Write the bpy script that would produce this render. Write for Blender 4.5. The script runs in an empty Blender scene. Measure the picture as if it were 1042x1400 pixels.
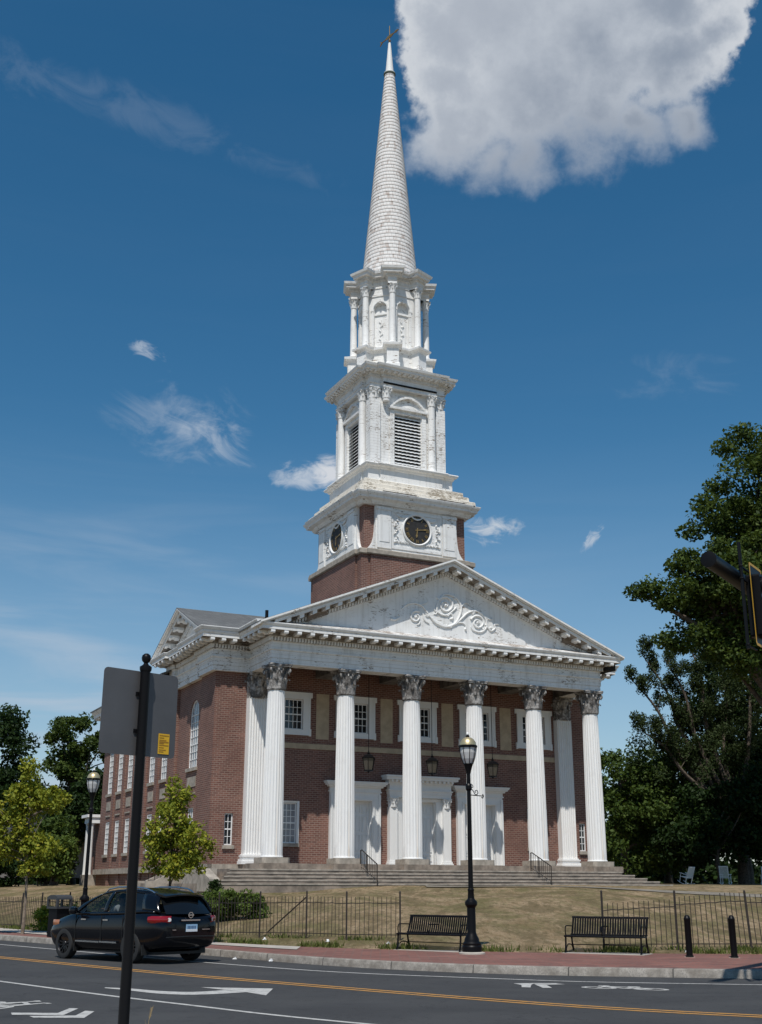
import bpy, bmesh, math, random
import numpy as np
from mathutils import Vector, Matrix
random.seed(7)
PI = math.pi
sc = bpy.context.scene
COL = sc.collection
R = math.radians

# ---------------------------------------------------------------- camera
cam_d = bpy.data.cameras.new('camera')
cam_d.sensor_fit = 'VERTICAL'; cam_d.sensor_height = 24.0
cam_d.lens = 24.0 * 1607.8 / 1400.0
cam_d.clip_start = 0.1; cam_d.clip_end = 8000
cam = bpy.data.objects.new('camera', cam_d); COL.objects.link(cam)
cam.location = (0, 0, 1.6)
cam.rotation_euler = (Matrix.Rotation(R(90) + 0.3085457, 3, 'X') @ Matrix.Rotation(0.0018, 3, 'Z')).to_euler()
sc.camera = cam
sc.view_settings.view_transform = 'Standard'
sc.view_settings.look = 'None'
sc.view_settings.gamma = 1.0
sc.view_settings.exposure = -0.05
sc.render.engine = 'CYCLES'
sc.cycles.max_bounces = 6
sc.cycles.transparent_max_bounces = 16

# ---------------------------------------------------------------- sun + sky
YAW, BX, BY = 0.4555424, -4.92924, 55.54017          # the church's frame
SUN_EL = R(58.5)
sun_dir = Vector((-0.155 * math.cos(SUN_EL), -0.988 * math.cos(SUN_EL), math.sin(SUN_EL))).normalized()
sd = bpy.data.lights.new('sun', 'SUN'); sd.energy = 4.15; sd.angle = R(0.53); sd.color = (1.0, 0.955, 0.89)
so = bpy.data.objects.new('sun', sd); COL.objects.link(so)
so.rotation_euler = sun_dir.to_track_quat('Z', 'Y').to_euler(); so.location = (0, 0, 90)

class NT:
    """small helper to wire node trees"""
    def __init__(s, tree): s.t = tree; s.n = tree.nodes; s.l = tree.links
    def new(s, typ, **kw):
        n = s.n.new(typ)
        for k, v in kw.items(): setattr(n, k, v)
        return n
    def link(s, a, b): s.l.new(a, b)
    def put(s, sock, v):
        if isinstance(v, bpy.types.NodeSocket): s.l.new(v, sock)
        elif v is not None: sock.default_value = v
    def math(s, op, a, b=None, c=None, clamp=False):
        n = s.new('ShaderNodeMath', operation=op); n.use_clamp = clamp
        s.put(n.inputs[0], a)
        if b is not None: s.put(n.inputs[1], b)
        if c is not None: s.put(n.inputs[2], c)
        return n.outputs[0]
    def vmath(s, op, a, b=None):
        n = s.new('ShaderNodeVectorMath', operation=op)
        s.put(n.inputs[0], a)
        if b is not None: s.put(n.inputs[1], b)
        return n.outputs['Value'] if op in ('DOT_PRODUCT', 'LENGTH') else n.outputs[0]
    def mix(s, fac, a, b, blend='MIX'):
        n = s.new('ShaderNodeMix', data_type='RGBA', blend_type=blend)
        s.put(n.inputs[0], fac)
        s.put(n.inputs[6], a if isinstance(a, bpy.types.NodeSocket) else (*a[:3], 1))
        s.put(n.inputs[7], b if isinstance(b, bpy.types.NodeSocket) else (*b[:3], 1))
        return n.outputs[2]
    def noise(s, vec, scale, detail=4, rough=0.55, dist=0.0):
        n = s.new('ShaderNodeTexNoise'); s.put(n.inputs['Vector'], vec)
        n.inputs['Scale'].default_value = scale; n.inputs['Detail'].default_value = detail
        n.inputs['Roughness'].default_value = rough; n.inputs['Distortion'].default_value = dist
        return n.outputs['Fac']
    def ramp(s, fac, lo, hi):
        n = s.new('ShaderNodeMapRange'); n.interpolation_type = 'SMOOTHSTEP'
        s.put(n.inputs[0], fac); n.inputs[1].default_value = lo; n.inputs[2].default_value = hi
        return n.outputs[0]
    def scalev(s, vec, v):
        n = s.new('ShaderNodeMapping'); s.put(n.inputs[0], vec); n.inputs['Scale'].default_value = v
        return n.outputs[0]
    def comb(s, x, y, z=0.0):
        n = s.new('ShaderNodeCombineXYZ'); s.put(n.inputs[0], x); s.put(n.inputs[1], y); s.put(n.inputs[2], z)
        return n.outputs[0]
    def sep(s, v):
        n = s.new('ShaderNodeSeparateXYZ'); s.put(n.inputs[0], v); return n.outputs

SKY_STR = 0.06
SKY_VAL = 1.55
def rad(c): return tuple(x / SKY_STR for x in c)      # cloud radiance, to survive the Background strength

def make_world():
    w = bpy.data.worlds.new('World'); sc.world = w; w.use_nodes = True
    T = NT(w.node_tree); T.n.clear()
    sky = T.new('ShaderNodeTexSky', sky_type='NISHITA')
    sky.sun_disc = False; sky.sun_elevation = SUN_EL
    sky.sun_rotation = math.atan2(sun_dir.x, sun_dir.y)
    sky.altitude = 50; sky.air_density = 1.0; sky.dust_density = 0.1; sky.ozone_density = 1.6
    hs = T.new('ShaderNodeHueSaturation'); T.link(sky.outputs[0], hs.inputs['Color'])
    hs.inputs['Hue'].default_value = 0.4905; hs.inputs['Saturation'].default_value = 1.34; hs.inputs['Value'].default_value = SKY_VAL
    skyc = hs.outputs[0]
    g = T.new('ShaderNodeTexCoord').outputs['Generated']
    def local(c):
        c = Vector(c).normalized(); r = c.cross(Vector((0, 0, 1))).normalized(); u = r.cross(c)
        dc = T.math('MAXIMUM', T.vmath('DOT_PRODUCT', g, tuple(c)), 0.02)
        return (T.math('DIVIDE', T.vmath('DOT_PRODUCT', g, tuple(r)), dc),
                T.math('DIVIDE', T.vmath('DOT_PRODUCT', g, tuple(u)), dc), T.math('GREATER_THAN', T.vmath('DOT_PRODUCT', g, tuple(c)), 0.3))
    # the big cumulus: union of soft discs pushed about by noise
    a, b, fr = local((0.1542, 0.7769, 0.6104))
    wn = T.new('ShaderNodeTexNoise'); T.link(g, wn.inputs['Vector']); wn.inputs['Scale'].default_value = 13.0; wn.inputs['Detail'].default_value = 5; wn.inputs['Roughness'].default_value = 0.55
    wv = T.sep(wn.outputs['Color'])
    a = T.math('ADD', a, T.math('MULTIPLY', T.math('SUBTRACT', wv[0], 0.5), 0.060)); b = T.math('ADD', b, T.math('MULTIPLY', T.math('SUBTRACT', wv[1], 0.5), 0.060))
    n1 = T.math('SUBTRACT', T.noise(g, 9.0, 8, 0.60), 0.5)
    n2 = T.math('SUBTRACT', T.noise(T.vmath('ADD', g, (3.1, 1.7, 5.2)), 30.0, 6, 0.6), 0.5)
    dens = None
    for (x, y, rr) in [(-0.094, 0.040, .048), (-0.100, 0.002, .044), (-0.100, -0.034, .046), (-0.060, 0.055, .078), (-0.040, -0.010, .072), (0.020, 0.015, .078), (-0.075, -0.055, .036),
                       (0.072, 0.0, .050), (0.068, 0.045, .062), (0.03, 0.09, .08), (0.098, 0.018, .030), (0.100, 0.050, .030), (0.090, -0.046, .026), (-.03, .1, .09), (-.045, -.060, .036), (0.015, -.040, .045), (0.05, -.045, .032)]:
        d = T.math('SQRT', T.math('ADD', T.math('POWER', T.math('SUBTRACT', a, x), 2), T.math('POWER', T.math('SUBTRACT', b, y), 2)))
        v = T.math('SUBTRACT', 1.0, T.math('DIVIDE', d, rr))
        dens = v if dens is None else T.math('SMOOTH_MAX', dens, v, 0.18)
    n3 = T.math('SUBTRACT', T.noise(T.vmath('ADD', g, (7.7, 2.2, 0.3)), 75.0, 6, 0.66), 0.5)
    dens = T.math('ADD', dens, T.math('ADD', T.math('MULTIPLY', n1, 0.9), T.math('ADD', T.math('MULTIPLY', n2, 0.90), T.math('MULTIPLY', n3, 0.45))))
    # crisper on the lit sides, thin and torn along the base
    soft = T.math('ADD', 0.26, T.math('MULTIPLY', T.ramp(b, 0.01, -0.075), 0.85))
    cov = T.math('MULTIPLY', T.ramp(T.math('DIVIDE', dens, soft), -0.02, 1.0), fr)
    thick = T.ramp(dens, 0.05, 1.15)
    bil = T.ramp(T.noise(T.vmath('ADD', g, (0.4, 0.2, 0.9)), 5.0, 5, 0.45, 0.4), 0.25, 0.75)
    lit = T.ramp(T.math('ADD', T.math('MULTIPLY', a, -3.4), T.math('MULTIPLY', b, 3.6)), -0.20, 0.48)
    grey = T.mix(bil, rad((0.255, 0.305, 0.385)), rad((0.33, 0.38, 0.46)))
    grey = T.mix(T.math('MULTIPLY', lit, 0.65), grey, rad((0.48, 0.52, 0.585)))
    ccol = T.mix(thick, rad((0.52, 0.565, 0.63)), grey)
    edge = T.math('MULTIPLY', T.math('SUBTRACT', 1.0, T.ramp(dens, 0.15, 0.75)), T.ramp(T.math('ADD', T.math('ABSOLUTE', a), T.math('MULTIPLY', b, 0.5)), 0.06, 0.11))
    ccol = T.mix(T.math('MULTIPLY', edge, 0.75), ccol, rad((0.66, 0.69, 0.73)))
    out = T.mix(cov, skyc, ccol)
    # small ragged clouds
    def puff(c, rx, ry, amt, col, thr, sc_, seed, rot=0.0):
        nonlocal out
        a, b, fr = local(c)
        if rot:
            cr, sr = math.cos(rot), math.sin(rot)
            a, b = T.math('ADD', T.math('MULTIPLY', a, cr), T.math('MULTIPLY', b, sr)), T.math('SUBTRACT', T.math('MULTIPLY', b, cr), T.math('MULTIPLY', a, sr))
        d = T.math('ADD', T.math('POWER', T.math('DIVIDE', a, rx), 2), T.math('POWER', T.math('DIVIDE', b, ry), 2))
        m = T.math('SUBTRACT', 1.0, d, clamp=True)
        v = T.comb(T.math('MULTIPLY', a, sc_), T.math('MULTIPLY', b, sc_ * 1.7), seed)
        n = T.noise(v, 1.0, 9, 0.62, 0.8)
        f = T.ramp(T.math('ADD', n, T.math('MULTIPLY', T.math('SUBTRACT', m, 1.0), 0.45)), thr, thr + 0.28)
        f = T.math('MULTIPLY', T.math('MULTIPLY', f, m), T.math('MULTIPLY', fr, amt))
        out = T.mix(f, out, rad(col))
    W1 = (0.56, 0.62, 0.70)
    puff((-0.1451, 0.9223, 0.3582), 0.075, 0.036, 0.45, W1, 0.34, 26, 1.3, -0.35)
    puff((-0.1651, 0.9203, 0.3682), 0.10, 0.06, 0.30, W1, 0.34, 16, 4.3, -0.3)
    puff((-0.0627, 0.9411, 0.3324), 0.05, 0.020, 0.8, (0.6, 0.65, 0.72), 0.30, 36, 2.1, 0.12)
    puff((-0.0440, 0.9425, 0.3340), 0.022, 0.022, 1.05, (0.66, 0.69, 0.74), 0.20, 50, 2.7)
    puff((0.0980, 0.9512, 0.2890), 0.048, 0.022, 0.95, (0.56, 0.62, 0.69), 0.33, 38, 7.1)
    puff((-0.1954, 0.885, 0.4225), 0.025, 0.010, 0.6, W1, 0.30, 60, 5.5, -0.3)
    puff((0.1769, 0.9439, 0.2787), 0.021, 0.0075, 0.75, W1, 0.28, 80, 6.1, 0.85)
    puff((0.255, 0.92, 0.415), 0.11, 0.05, 0.10, W1, 0.40, 18, 8.1, -0.15)
    puff((-0.2052, 0.7897, 0.5882), 0.26, 0.030, 0.09, W1, 0.30, 18, 9.1, -0.20)
    # high cirrus veil, stretched, stronger near the horizon and on the left
    z = T.sep(g)
    v = T.comb(T.math('ADD', T.math('MULTIPLY', z[0], 2.2), T.math('MULTIPLY', z[2], 1.5)), T.math('MULTIPLY', z[2], 17.0), T.math('MULTIPLY', z[1], 1.0))
    n = T.noise(v, 1.5, 6, 0.55, 0.6)
    lowf = T.math('MULTIPLY', T.ramp(z[2], 0.36, 0.10), T.ramp(z[0], 0.30, -0.28))
    f = T.math('MULTIPLY', T.ramp(n, 0.40, 0.72), T.math('ADD', T.math('MULTIPLY', lowf, 0.85), 0.006))
    out = T.mix(f, out, rad((0.50, 0.57, 0.66)))
    haze = T.math('MULTIPLY', T.ramp(z[2], 0.38, 0.0), 0.50)
    out = T.mix(haze, out, rad((0.42, 0.54, 0.68)))
    bg = T.new('ShaderNodeBackground'); bg.inputs['Strength'].default_value = SKY_STR
    T.link(out, bg.inputs['Color'])
    o = T.new('ShaderNodeOutputWorld'); T.link(bg.outputs[0], o.inputs['Surface'])
make_world()

# ---------------------------------------------------------------- materials
def mat(name):
    m = bpy.data.materials.new(name); m.use_nodes = True
    T = NT(m.node_tree); b = T.n.get('Principled BSDF')
    return m, T, b
def simple(name, col, rough=0.6, metal=0.0, spec=0.5, coat=0.0, var=0.0, vscale=6.0, bump=0.0):
    m, T, b = mat(name)
    b.inputs['Roughness'].default_value = rough; b.inputs['Metallic'].default_value = metal
    b.inputs['Specular IOR Level'].default_value = spec; b.inputs['Coat Weight'].default_value = coat
    b.inputs['Base Color'].default_value = (*col, 1)
    if var or bump:
        g = T.new('ShaderNodeTexCoord').outputs['Object']
        n = T.noise(g, vscale, 6, 0.6)
        if var:
            lo = tuple(c * (1 - var) for c in col); hi = tuple(min(1, c * (1 + var)) for c in col)
            T.link(T.mix(T.ramp(n, 0.3, 0.7), lo, hi), b.inputs['Base Color'])
        if bump:
            bp = T.new('ShaderNodeBump'); bp.inputs['Strength'].default_value = bump; bp.inputs['Distance'].default_value = 0.02
            T.link(n, bp.inputs['Height']); T.link(bp.outputs[0], b.inputs['Normal'])
    return m
def brick_mat(name, c1, c2, mortar, w=0.215, h=0.075, flat=False, ms=0.010):
    m, T, b = mat(name)
    g = T.new('ShaderNodeTexCoord').outputs['Object']; s = T.sep(g)
    v = T.comb(s[0], s[1]) if flat else T.comb(T.math('ADD', s[0], s[1]), s[2])
    br = T.new('ShaderNodeTexBrick'); T.link(v, br.inputs['Vector'])
    br.inputs['Scale'].default_value = 1.0; br.inputs['Brick Width'].default_value = w; br.inputs['Row Height'].default_value = h
    br.inputs['Mortar Size'].default_value = ms; br.inputs['Mortar Smooth'].default_value = 0.2; br.inputs['Bias'].default_value = 0.0
    br.inputs['Color1'].default_value = (*c1, 1); br.inputs['Color2'].default_value = (*c2, 1); br.inputs['Mortar'].default_value = (*mortar, 1)
    n = T.noise(g, 0.45, 5, 0.6); n2 = T.noise(v, 9.0, 2, 0.5)
    c = T.mix(T.math('MULTIPLY', T.ramp(n, 0.40, 0.72), 0.45), br.outputs['Color'], tuple(x * 0.50 for x in c1))
    wv = T.noise(T.scalev(g, (1.6, 1.6, 0.16)), 1.0, 6, 0.62)
    c = T.mix(T.math('MULTIPLY', T.ramp(wv, 0.52, 0.75), 0.30), c, tuple(min(1, x * 1.35 + .02) for x in c1))
    c = T.mix(T.math('MULTIPLY', T.ramp(n2, 0.55, 0.8), 0.35), c, (c1[0] * 1.5, c1[1] * 1.6, c1[2] * 1.6))
    T.link(c, b.inputs['Base Color']); b.inputs['Roughness'].default_value = 0.85
    bp = T.new('ShaderNodeBump'); bp.inputs['Strength'].default_value = 0.4; bp.inputs['Distance'].default_value = 0.01
    T.link(T.math('SUBTRACT', 1.0, br.outputs['Fac']), bp.inputs['Height']); T.link(bp.outputs[0], b.inputs['Normal'])
    return m
def paint_mat(name, wear, base=(0.80, 0.80, 0.785), wood=(0.25, 0.20, 0.155), boards=0.0, streak=0.25, rust=0.0):
    """white paint peeling off boards: wear = how much bare wood shows"""
    m, T, b = mat(name)
    g = T.new('ShaderNodeTexCoord').outputs['Object']; s = T.sep(g)
    along = T.math('ADD', s[0], s[1])
    v = T.comb(T.math('MULTIPLY', along, 4.6), T.math('MULTIPLY', s[2], 19.0), T.math('MULTIPLY', T.math('SUBTRACT', s[0], s[1]), 0.8))
    n = T.noise(v, 1.0, 9, 0.68, 0.5)
    patch = T.noise(g, 0.9, 4, 0.55)
    k = T.math('ADD', n, T.math('MULTIPLY', T.math('SUBTRACT', patch, 0.5), 0.55))
    f = T.ramp(k, 0.80 - wear, 0.84 - wear)
    st = T.noise(T.scalev(g, (5.5, 5.5, 0.35)), 1.0, 5, 0.6)
    dirt = T.mix(T.math('MULTIPLY', T.ramp(st, 0.45, 0.8), streak), base, (0.40, 0.37, 0.32))
    sm = T.noise(g, 2.2, 6, 0.6)
    dirt = T.mix(T.math('MULTIPLY', T.ramp(sm, 0.5, 0.78), streak * 1.2), dirt, (0.50, 0.48, 0.45))
    if rust:
        rs = T.noise(T.scalev(g, (7, 7, 0.12)), 1.0, 4, 0.6)
        dirt = T.mix(T.math('MULTIPLY', T.ramp(rs, 0.60, 0.74), rust), dirt, (0.62, 0.45, 0.27))
    c = T.mix(f, dirt, wood)
    h = T.math('MULTIPLY', f, -0.6)
    if boards:
        fr = T.math('FRACT', T.math('DIVIDE', s[2], boards))
        gap = T.math('LESS_THAN', fr, 0.07)
        c = T.mix(T.math('MULTIPLY', gap, 0.45), c, (0.30, 0.27, 0.24))
        h = T.math('ADD', h, T.math('MULTIPLY', fr, -0.8))
    T.link(c, b.inputs['Base Color']); b.inputs['Roughness'].default_value = 0.62; b.inputs['Specular IOR Level'].default_value = 0.3
    bp = T.new('ShaderNodeBump'); bp.inputs['Strength'].default_value = 0.6; bp.inputs['Distance'].default_value = 0.012
    T.link(T.math('ADD', h, T.math('MULTIPLY', n, 0.3)), bp.inputs['Height']); T.link(bp.outputs[0], b.inputs['Normal'])
    return m
def leaf_mat(name, dark, light, tip=None):
    m, T, b = mat(name)
    ri = T.new('ShaderNodeNewGeometry').outputs['Random Per Island']
    c = T.mix(ri, dark, light)
    if tip: c = T.mix(T.ramp(ri, 0.86, 0.97), c, tip)
    T.link(c, b.inputs['Base Color']); b.inputs['Roughness'].default_value = 0.6; b.inputs['Specular IOR Level'].default_value = 0.16
    tr = T.new('ShaderNodeBsdfTranslucent'); T.link(T.mix(0.5, c, (light[0] * 1.3, light[1] * 1.3, light[2] * 0.6)), tr.inputs['Color'])
    mx = T.new('ShaderNodeMixShader'); mx.inputs[0].default_value = 0.28
    T.link(b.outputs[0], mx.inputs[1]); T.link(tr.outputs[0], mx.inputs[2])
    T.link(mx.outputs[0], T.n['Material Output'].inputs['Surface'])
    return m
M = {}
M['brick'] = brick_mat('red_brick', (0.210, 0.092, 0.068), (0.125, 0.052, 0.041), (0.30, 0.225, 0.18), w=0.27, h=0.098, ms=0.013)
M['white'] = paint_mat('white_paint', 0.0, streak=0.10)
M['column'] = paint_mat('column_paint', 0.0, base=(0.82, 0.815, 0.80), streak=0.16, rust=0.55)
M['worn'] = paint_mat('worn_white_paint', 0.175, streak=0.40)
M['boards'] = paint_mat('worn_white_boards', 0.19, boards=0.17, streak=0.42)
M['cream'] = paint_mat('flaking_cream_metal', 0.25, base=(0.76, 0.71, 0.62), wood=(0.34, 0.29, 0.22), streak=0.5)
M['soffit'] = paint_mat('stained_shaded_soffit', 0.24, base=(0.25, 0.222, 0.19), wood=(0.10, 0.08, 0.065), streak=0.5)  # stained boards, toned darker still for shade that bounce light fills in
M['bare'] = paint_mat('bare_weathered_wood', 0.42, base=(0.6, 0.57, 0.52), wood=(0.20, 0.155, 0.115), streak=0.5)
M['ledge'] = paint_mat('flaking_ledge', 0.30, base=(0.74, 0.73, 0.71), wood=(0.30, 0.25, 0.21), streak=0.5)
M['stone'] = simple('grey_stone', (0.34, 0.30, 0.25), 0.85, var=0.25, vscale=3.0, bump=0.3)
M['step'] = simple('step_stone', (0.25, 0.205, 0.165), 0.9, var=0.38, vscale=1.6, bump=0.4)
M['tan'] = simple('tan_stucco', (0.45, 0.36, 0.25), 0.9, var=0.12, vscale=3.0)
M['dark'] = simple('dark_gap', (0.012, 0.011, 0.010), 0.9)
M['glass'] = simple('window_glass', (0.012, 0.015, 0.018), 0.06, spec=0.6)
M['blind'] = simple('pale_window_glass', (0.24, 0.25, 0.27), 0.10, spec=0.6, var=0.2, vscale=2.0)
M['iron'] = simple('black_iron', (0.005, 0.005, 0.006), 0.42, spec=0.16)
M['rustiron'] = simple('rusting_iron', (0.020, 0.014, 0.011), 0.7, var=0.5, vscale=8)
M['brass'] = simple('brass', (0.62, 0.50, 0.28), 0.36, metal=.65)
M['gold'] = simple('dull_gilding', (0.40, 0.26, 0.10), 0.45, metal=0.6)
M['dial'] = simple('clock_dial', (0.022, 0.021, 0.020), 0.7, var=0.4, vscale=6)
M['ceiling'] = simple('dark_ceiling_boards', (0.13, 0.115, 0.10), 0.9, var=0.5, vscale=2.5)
M['frost'] = simple('ribbed_lamp_glass', (0.55, 0.55, 0.54), 0.30, spec=0.6)
M['lampglass'] = simple('smoky_lamp_glass', (0.075, 0.068, 0.056), 0.15, spec=0.6)
M['bark'] = simple('bark', (0.095, 0.075, 0.058), 0.95, var=0.5, vscale=9, bump=0.6)
M['palebark'] = simple('pale_bark', (0.20, 0.155, 0.115), 0.95, var=0.4, vscale=9, bump=0.5)

def capital_mat():
    m, T, b = mat('weathered_capital')
    g = T.new('ShaderNodeTexCoord').outputs['Object']
    n = T.noise(g, 2.1, 7, 0.65, 0.4); n2 = T.noise(T.vmath('ADD', g, (5, 3, 1)), 9.0, 4, 0.6)
    f = T.ramp(T.math('ADD', n, T.math('MULTIPLY', T.math('SUBTRACT', n2, 0.5), 0.5)), 0.40, 0.68)
    T.link(T.mix(f, (0.115, 0.105, 0.097), (0.47, 0.45, 0.43)), b.inputs['Base Color']); b.inputs['Roughness'].default_value = 0.85
    return m
M['capital'] = capital_mat()
def shingle_mat():
    m, T, b = mat('spire_shingles')
    g = T.new('ShaderNodeTexCoord').outputs['Object']; s = T.sep(g)
    ang = T.math('ARCTAN2', T.math('SUBTRACT', s[0], 9.0), T.math('SUBTRACT', s[1], 6.0))
    row = T.math('FLOOR', T.math('DIVIDE', s[2], 0.26))
    v = T.comb(T.math('ADD', T.math('MULTIPLY', ang, 6.4), T.math('MULTIPLY', row, 0.61)), row, 0.0)
    wn = T.new('ShaderNodeTexWhiteNoise'); wn.noise_dimensions = '3D'
    fl = T.new('ShaderNodeVectorMath', operation='FLOOR'); T.link(v, fl.inputs[0]); T.link(fl.outputs[0], wn.inputs['Vector'])
    fx = T.math('FRACT', T.sep(v)[0]); gap = T.math('LESS_THAN', fx, 0.09)
    fz = T.math('FRACT', T.math('DIVIDE', s[2], 0.26))
    st = T.noise(T.comb(T.math('MULTIPLY', ang, 9.0), T.math('MULTIPLY', s[2], 1.3), 0.0), 1.0, 8, 0.7)
    wear = T.ramp(T.math('ADD', st, T.math('MULTIPLY', T.math('SUBTRACT', wn.outputs['Value'], 0.5), 0.34)), 0.52, 0.85)
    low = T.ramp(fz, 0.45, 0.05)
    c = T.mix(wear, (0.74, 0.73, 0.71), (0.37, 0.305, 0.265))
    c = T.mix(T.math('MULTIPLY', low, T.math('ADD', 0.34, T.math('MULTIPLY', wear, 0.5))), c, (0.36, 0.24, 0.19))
    c = T.mix(T.math('MULTIPLY', gap, 0.55), c, (0.22, 0.18, 0.15))
    T.link(c, b.inputs['Base Color']); b.inputs['Roughness'].default_value = 0.8
    return m
M['shingle'] = shingle_mat()
M['roof'] = brick_mat('asphalt_roof_shingles', (0.15, 0.155, 0.155), (0.105, 0.11, 0.112), (0.06, 0.062, 0.064), w=0.33, h=0.09, ms=0.012)

def ground_mat(name):
    m, T, b = mat(name)
    g = T.new('ShaderNodeTexCoord').outputs['Object']
    n = T.noise(T.scalev(g, (0.42, 0.20, 1)), 1.0, 8, 0.70, 0.8); n2 = T.noise(T.scalev(g, (2.4, 0.7, 1)), 1.0, 8, 0.72); n3 = T.noise(g, 26, 5, 0.75); n4 = T.noise(T.scalev(g, (1.1, 0.33, 1)), 1.0, 8, 0.72, 0.8)
    n5 = T.noise(T.scalev(g, (6, 1.4, 1)), 1.0, 6, 0.75)
    c = T.mix(T.ramp(n2, 0.32, 0.68), (0.26, 0.185, 0.105), (0.45, 0.335, 0.215))
    green = T.ramp(T.math('ADD', T.math('MULTIPLY', n, 0.65), T.math('MULTIPLY', n2, 0.35)), 0.46, 0.57)
    c = T.mix(T.math('MULTIPLY', green, 0.72), c, (0.115, 0.115, 0.040))
    c = T.mix(T.math('MULTIPLY', T.ramp(n4, 0.47, 0.60), 0.68), c, (0.135, 0.105, 0.056))
    c = T.mix(T.math('MULTIPLY', T.ramp(n5, 0.48, 0.62), 0.62), c, (0.105, 0.085, 0.042))
    c = T.mix(T.math('MULTIPLY', T.ramp(n3, 0.42, 0.68), 0.45), c, (0.085, 0.072, 0.036))
    T.link(c, b.inputs['Base Color']); b.inputs['Roughness'].default_value = 0.95; b.inputs['Specular IOR Level'].default_value = 0.1
    bp = T.new('ShaderNodeBump'); bp.inputs['Strength'].default_value = 0.8; bp.inputs['Distance'].default_value = 0.06
    T.link(T.math('ADD', n3, n4), bp.inputs['Height']); T.link(bp.outputs[0], b.inputs['Normal'])
    return m
M['lawn'] = ground_mat('dry_lawn')
def asphalt_mat():
    m, T, b = mat('asphalt')
    g = T.new('ShaderNodeTexCoord').outputs['Object']
    n = T.noise(g, 0.5, 5, 0.6); n2 = T.noise(g, 60, 3, 0.7)
    rot = T.new('ShaderNodeMapping'); T.link(g, rot.inputs[0]); rot.inputs['Rotation'].default_value = (0, 0, R(45)); rot.inputs['Scale'].default_value = (0.10, 1.1, 1)
    lane = T.noise(rot.outputs[0], 1.0, 5, 0.6)
    c = T.mix(T.ramp(n, 0.3, 0.7), (0.044, 0.044, 0.045), (0.058, 0.058, 0.058))
    c = T.mix(T.math('MULTIPLY', T.ramp(lane, 0.45, 0.75), 0.55), c, (0.036, 0.036, 0.037))
    c = T.mix(T.math('MULTIPLY', T.ramp(n2, 0.55, 0.75), 0.5), c, (0.10, 0.098, 0.095))
    oil = T.noise(T.vmath('ADD', g, (3, 7, 0)), 1.3, 5, 0.6); c = T.mix(T.math('MULTIPLY', T.ramp(oil, 0.60, 0.74), 0.5), c, (0.022, 0.022, 0.023))
    cr = T.noise(T.scalev(g, (0.8, 0.8, 1)), 1.0, 7, 0.6, 1.6)
    crk = T.math('LESS_THAN', T.math('ABSOLUTE', T.math('SUBTRACT', cr, 0.5)), 0.005)
    c = T.mix(T.math('MULTIPLY', crk, 0.7), c, (0.02, 0.02, 0.02))
    T.link(c, b.inputs['Base Color']); b.inputs['Roughness'].default_value = 0.85; b.inputs['Specular IOR Level'].default_value = 0.3
    bp = T.new('ShaderNodeBump'); bp.inputs['Strength'].default_value = 0.3; bp.inputs['Distance'].default_value = 0.01
    T.link(n2, bp.inputs['Height']); T.link(bp.outputs[0], b.inputs['Normal'])
    return m
M['asphalt'] = asphalt_mat()
M['pathasphalt'] = simple('old_path_asphalt', (0.20, 0.175, 0.14), 0.95, var=0.25, vscale=2)
M['paver'] = brick_mat('red_pavers', (0.255, 0.105, 0.078), (0.150, 0.064, 0.052), (0.16, 0.115, 0.09), w=0.42, h=0.21, flat=True, ms=0.014)
M['concrete'] = simple('concrete', (0.42, 0.38, 0.33), 0.9, var=0.15, vscale=2.5)
def granite_mat():
    m, T, b = mat('granite_kerb')
    g = T.new('ShaderNodeTexCoord').outputs['Object']; s_ = T.sep(g)
    n = T.noise(g, 5.0, 7, 0.68); n2 = T.noise(g, 40, 3, 0.6); n3 = T.noise(T.scalev(g, (1.1, 1.1, 6)), 1.0, 5, 0.6)
    c = T.mix(T.ramp(n, 0.3, 0.7), (0.17, 0.15, 0.125), (0.36, 0.33, 0.29)); c = T.mix(T.math('MULTIPLY', T.ramp(n2, 0.45, 0.65), 0.6), c, (0.12, 0.11, 0.10)); c = T.mix(T.math('MULTIPLY', T.ramp(n3, 0.5, 0.75), 0.5), c, (0.15, 0.125, 0.10))
    j = T.math('LESS_THAN', T.math('FRACT', T.math('DIVIDE', T.math('SUBTRACT', s_[0], T.math('MULTIPLY', s_[1], 0.5)), 2.1)), 0.012)
    T.link(T.mix(T.math('MULTIPLY', j, 0.85), c, (0.03, 0.028, 0.025)), b.inputs['Base Color']); b.inputs['Roughness'].default_value = 0.9
    bp = T.new('ShaderNodeBump'); bp.inputs['Strength'].default_value = 0.9; bp.inputs['Distance'].default_value = 0.02; T.link(n, bp.inputs['Height']); T.link(bp.outputs[0], b.inputs['Normal'])
    return m
M['granite'] = granite_mat()
M['oldgranite'] = simple('old_granite', (0.265, 0.242, 0.212), 0.85, var=0.45, vscale=5.0, bump=0.9)
def marking_mat(name, col):
    m, T, b = mat(name)
    g = T.new('ShaderNodeTexCoord').outputs['Object']
    n = T.noise(g, 7, 7, 0.7); n2 = T.noise(g, 45, 3, 0.6)
    f = T.ramp(T.math('ADD', T.math('MULTIPLY', n, 0.7), T.math('MULTIPLY', n2, 0.3)), 0.46, 0.64)
    T.link(T.mix(T.math('MULTIPLY', f, 0.62), col, (0.12, 0.115, 0.11)), b.inputs['Base Color']); b.inputs['Roughness'].default_value = 0.7
    return m
M['mwhite'] = marking_mat('white_road_paint', (0.50, 0.49, 0.46))
M['myellow'] = marking_mat('yellow_road_paint', (0.55, 0.27, 0.05))

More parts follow.
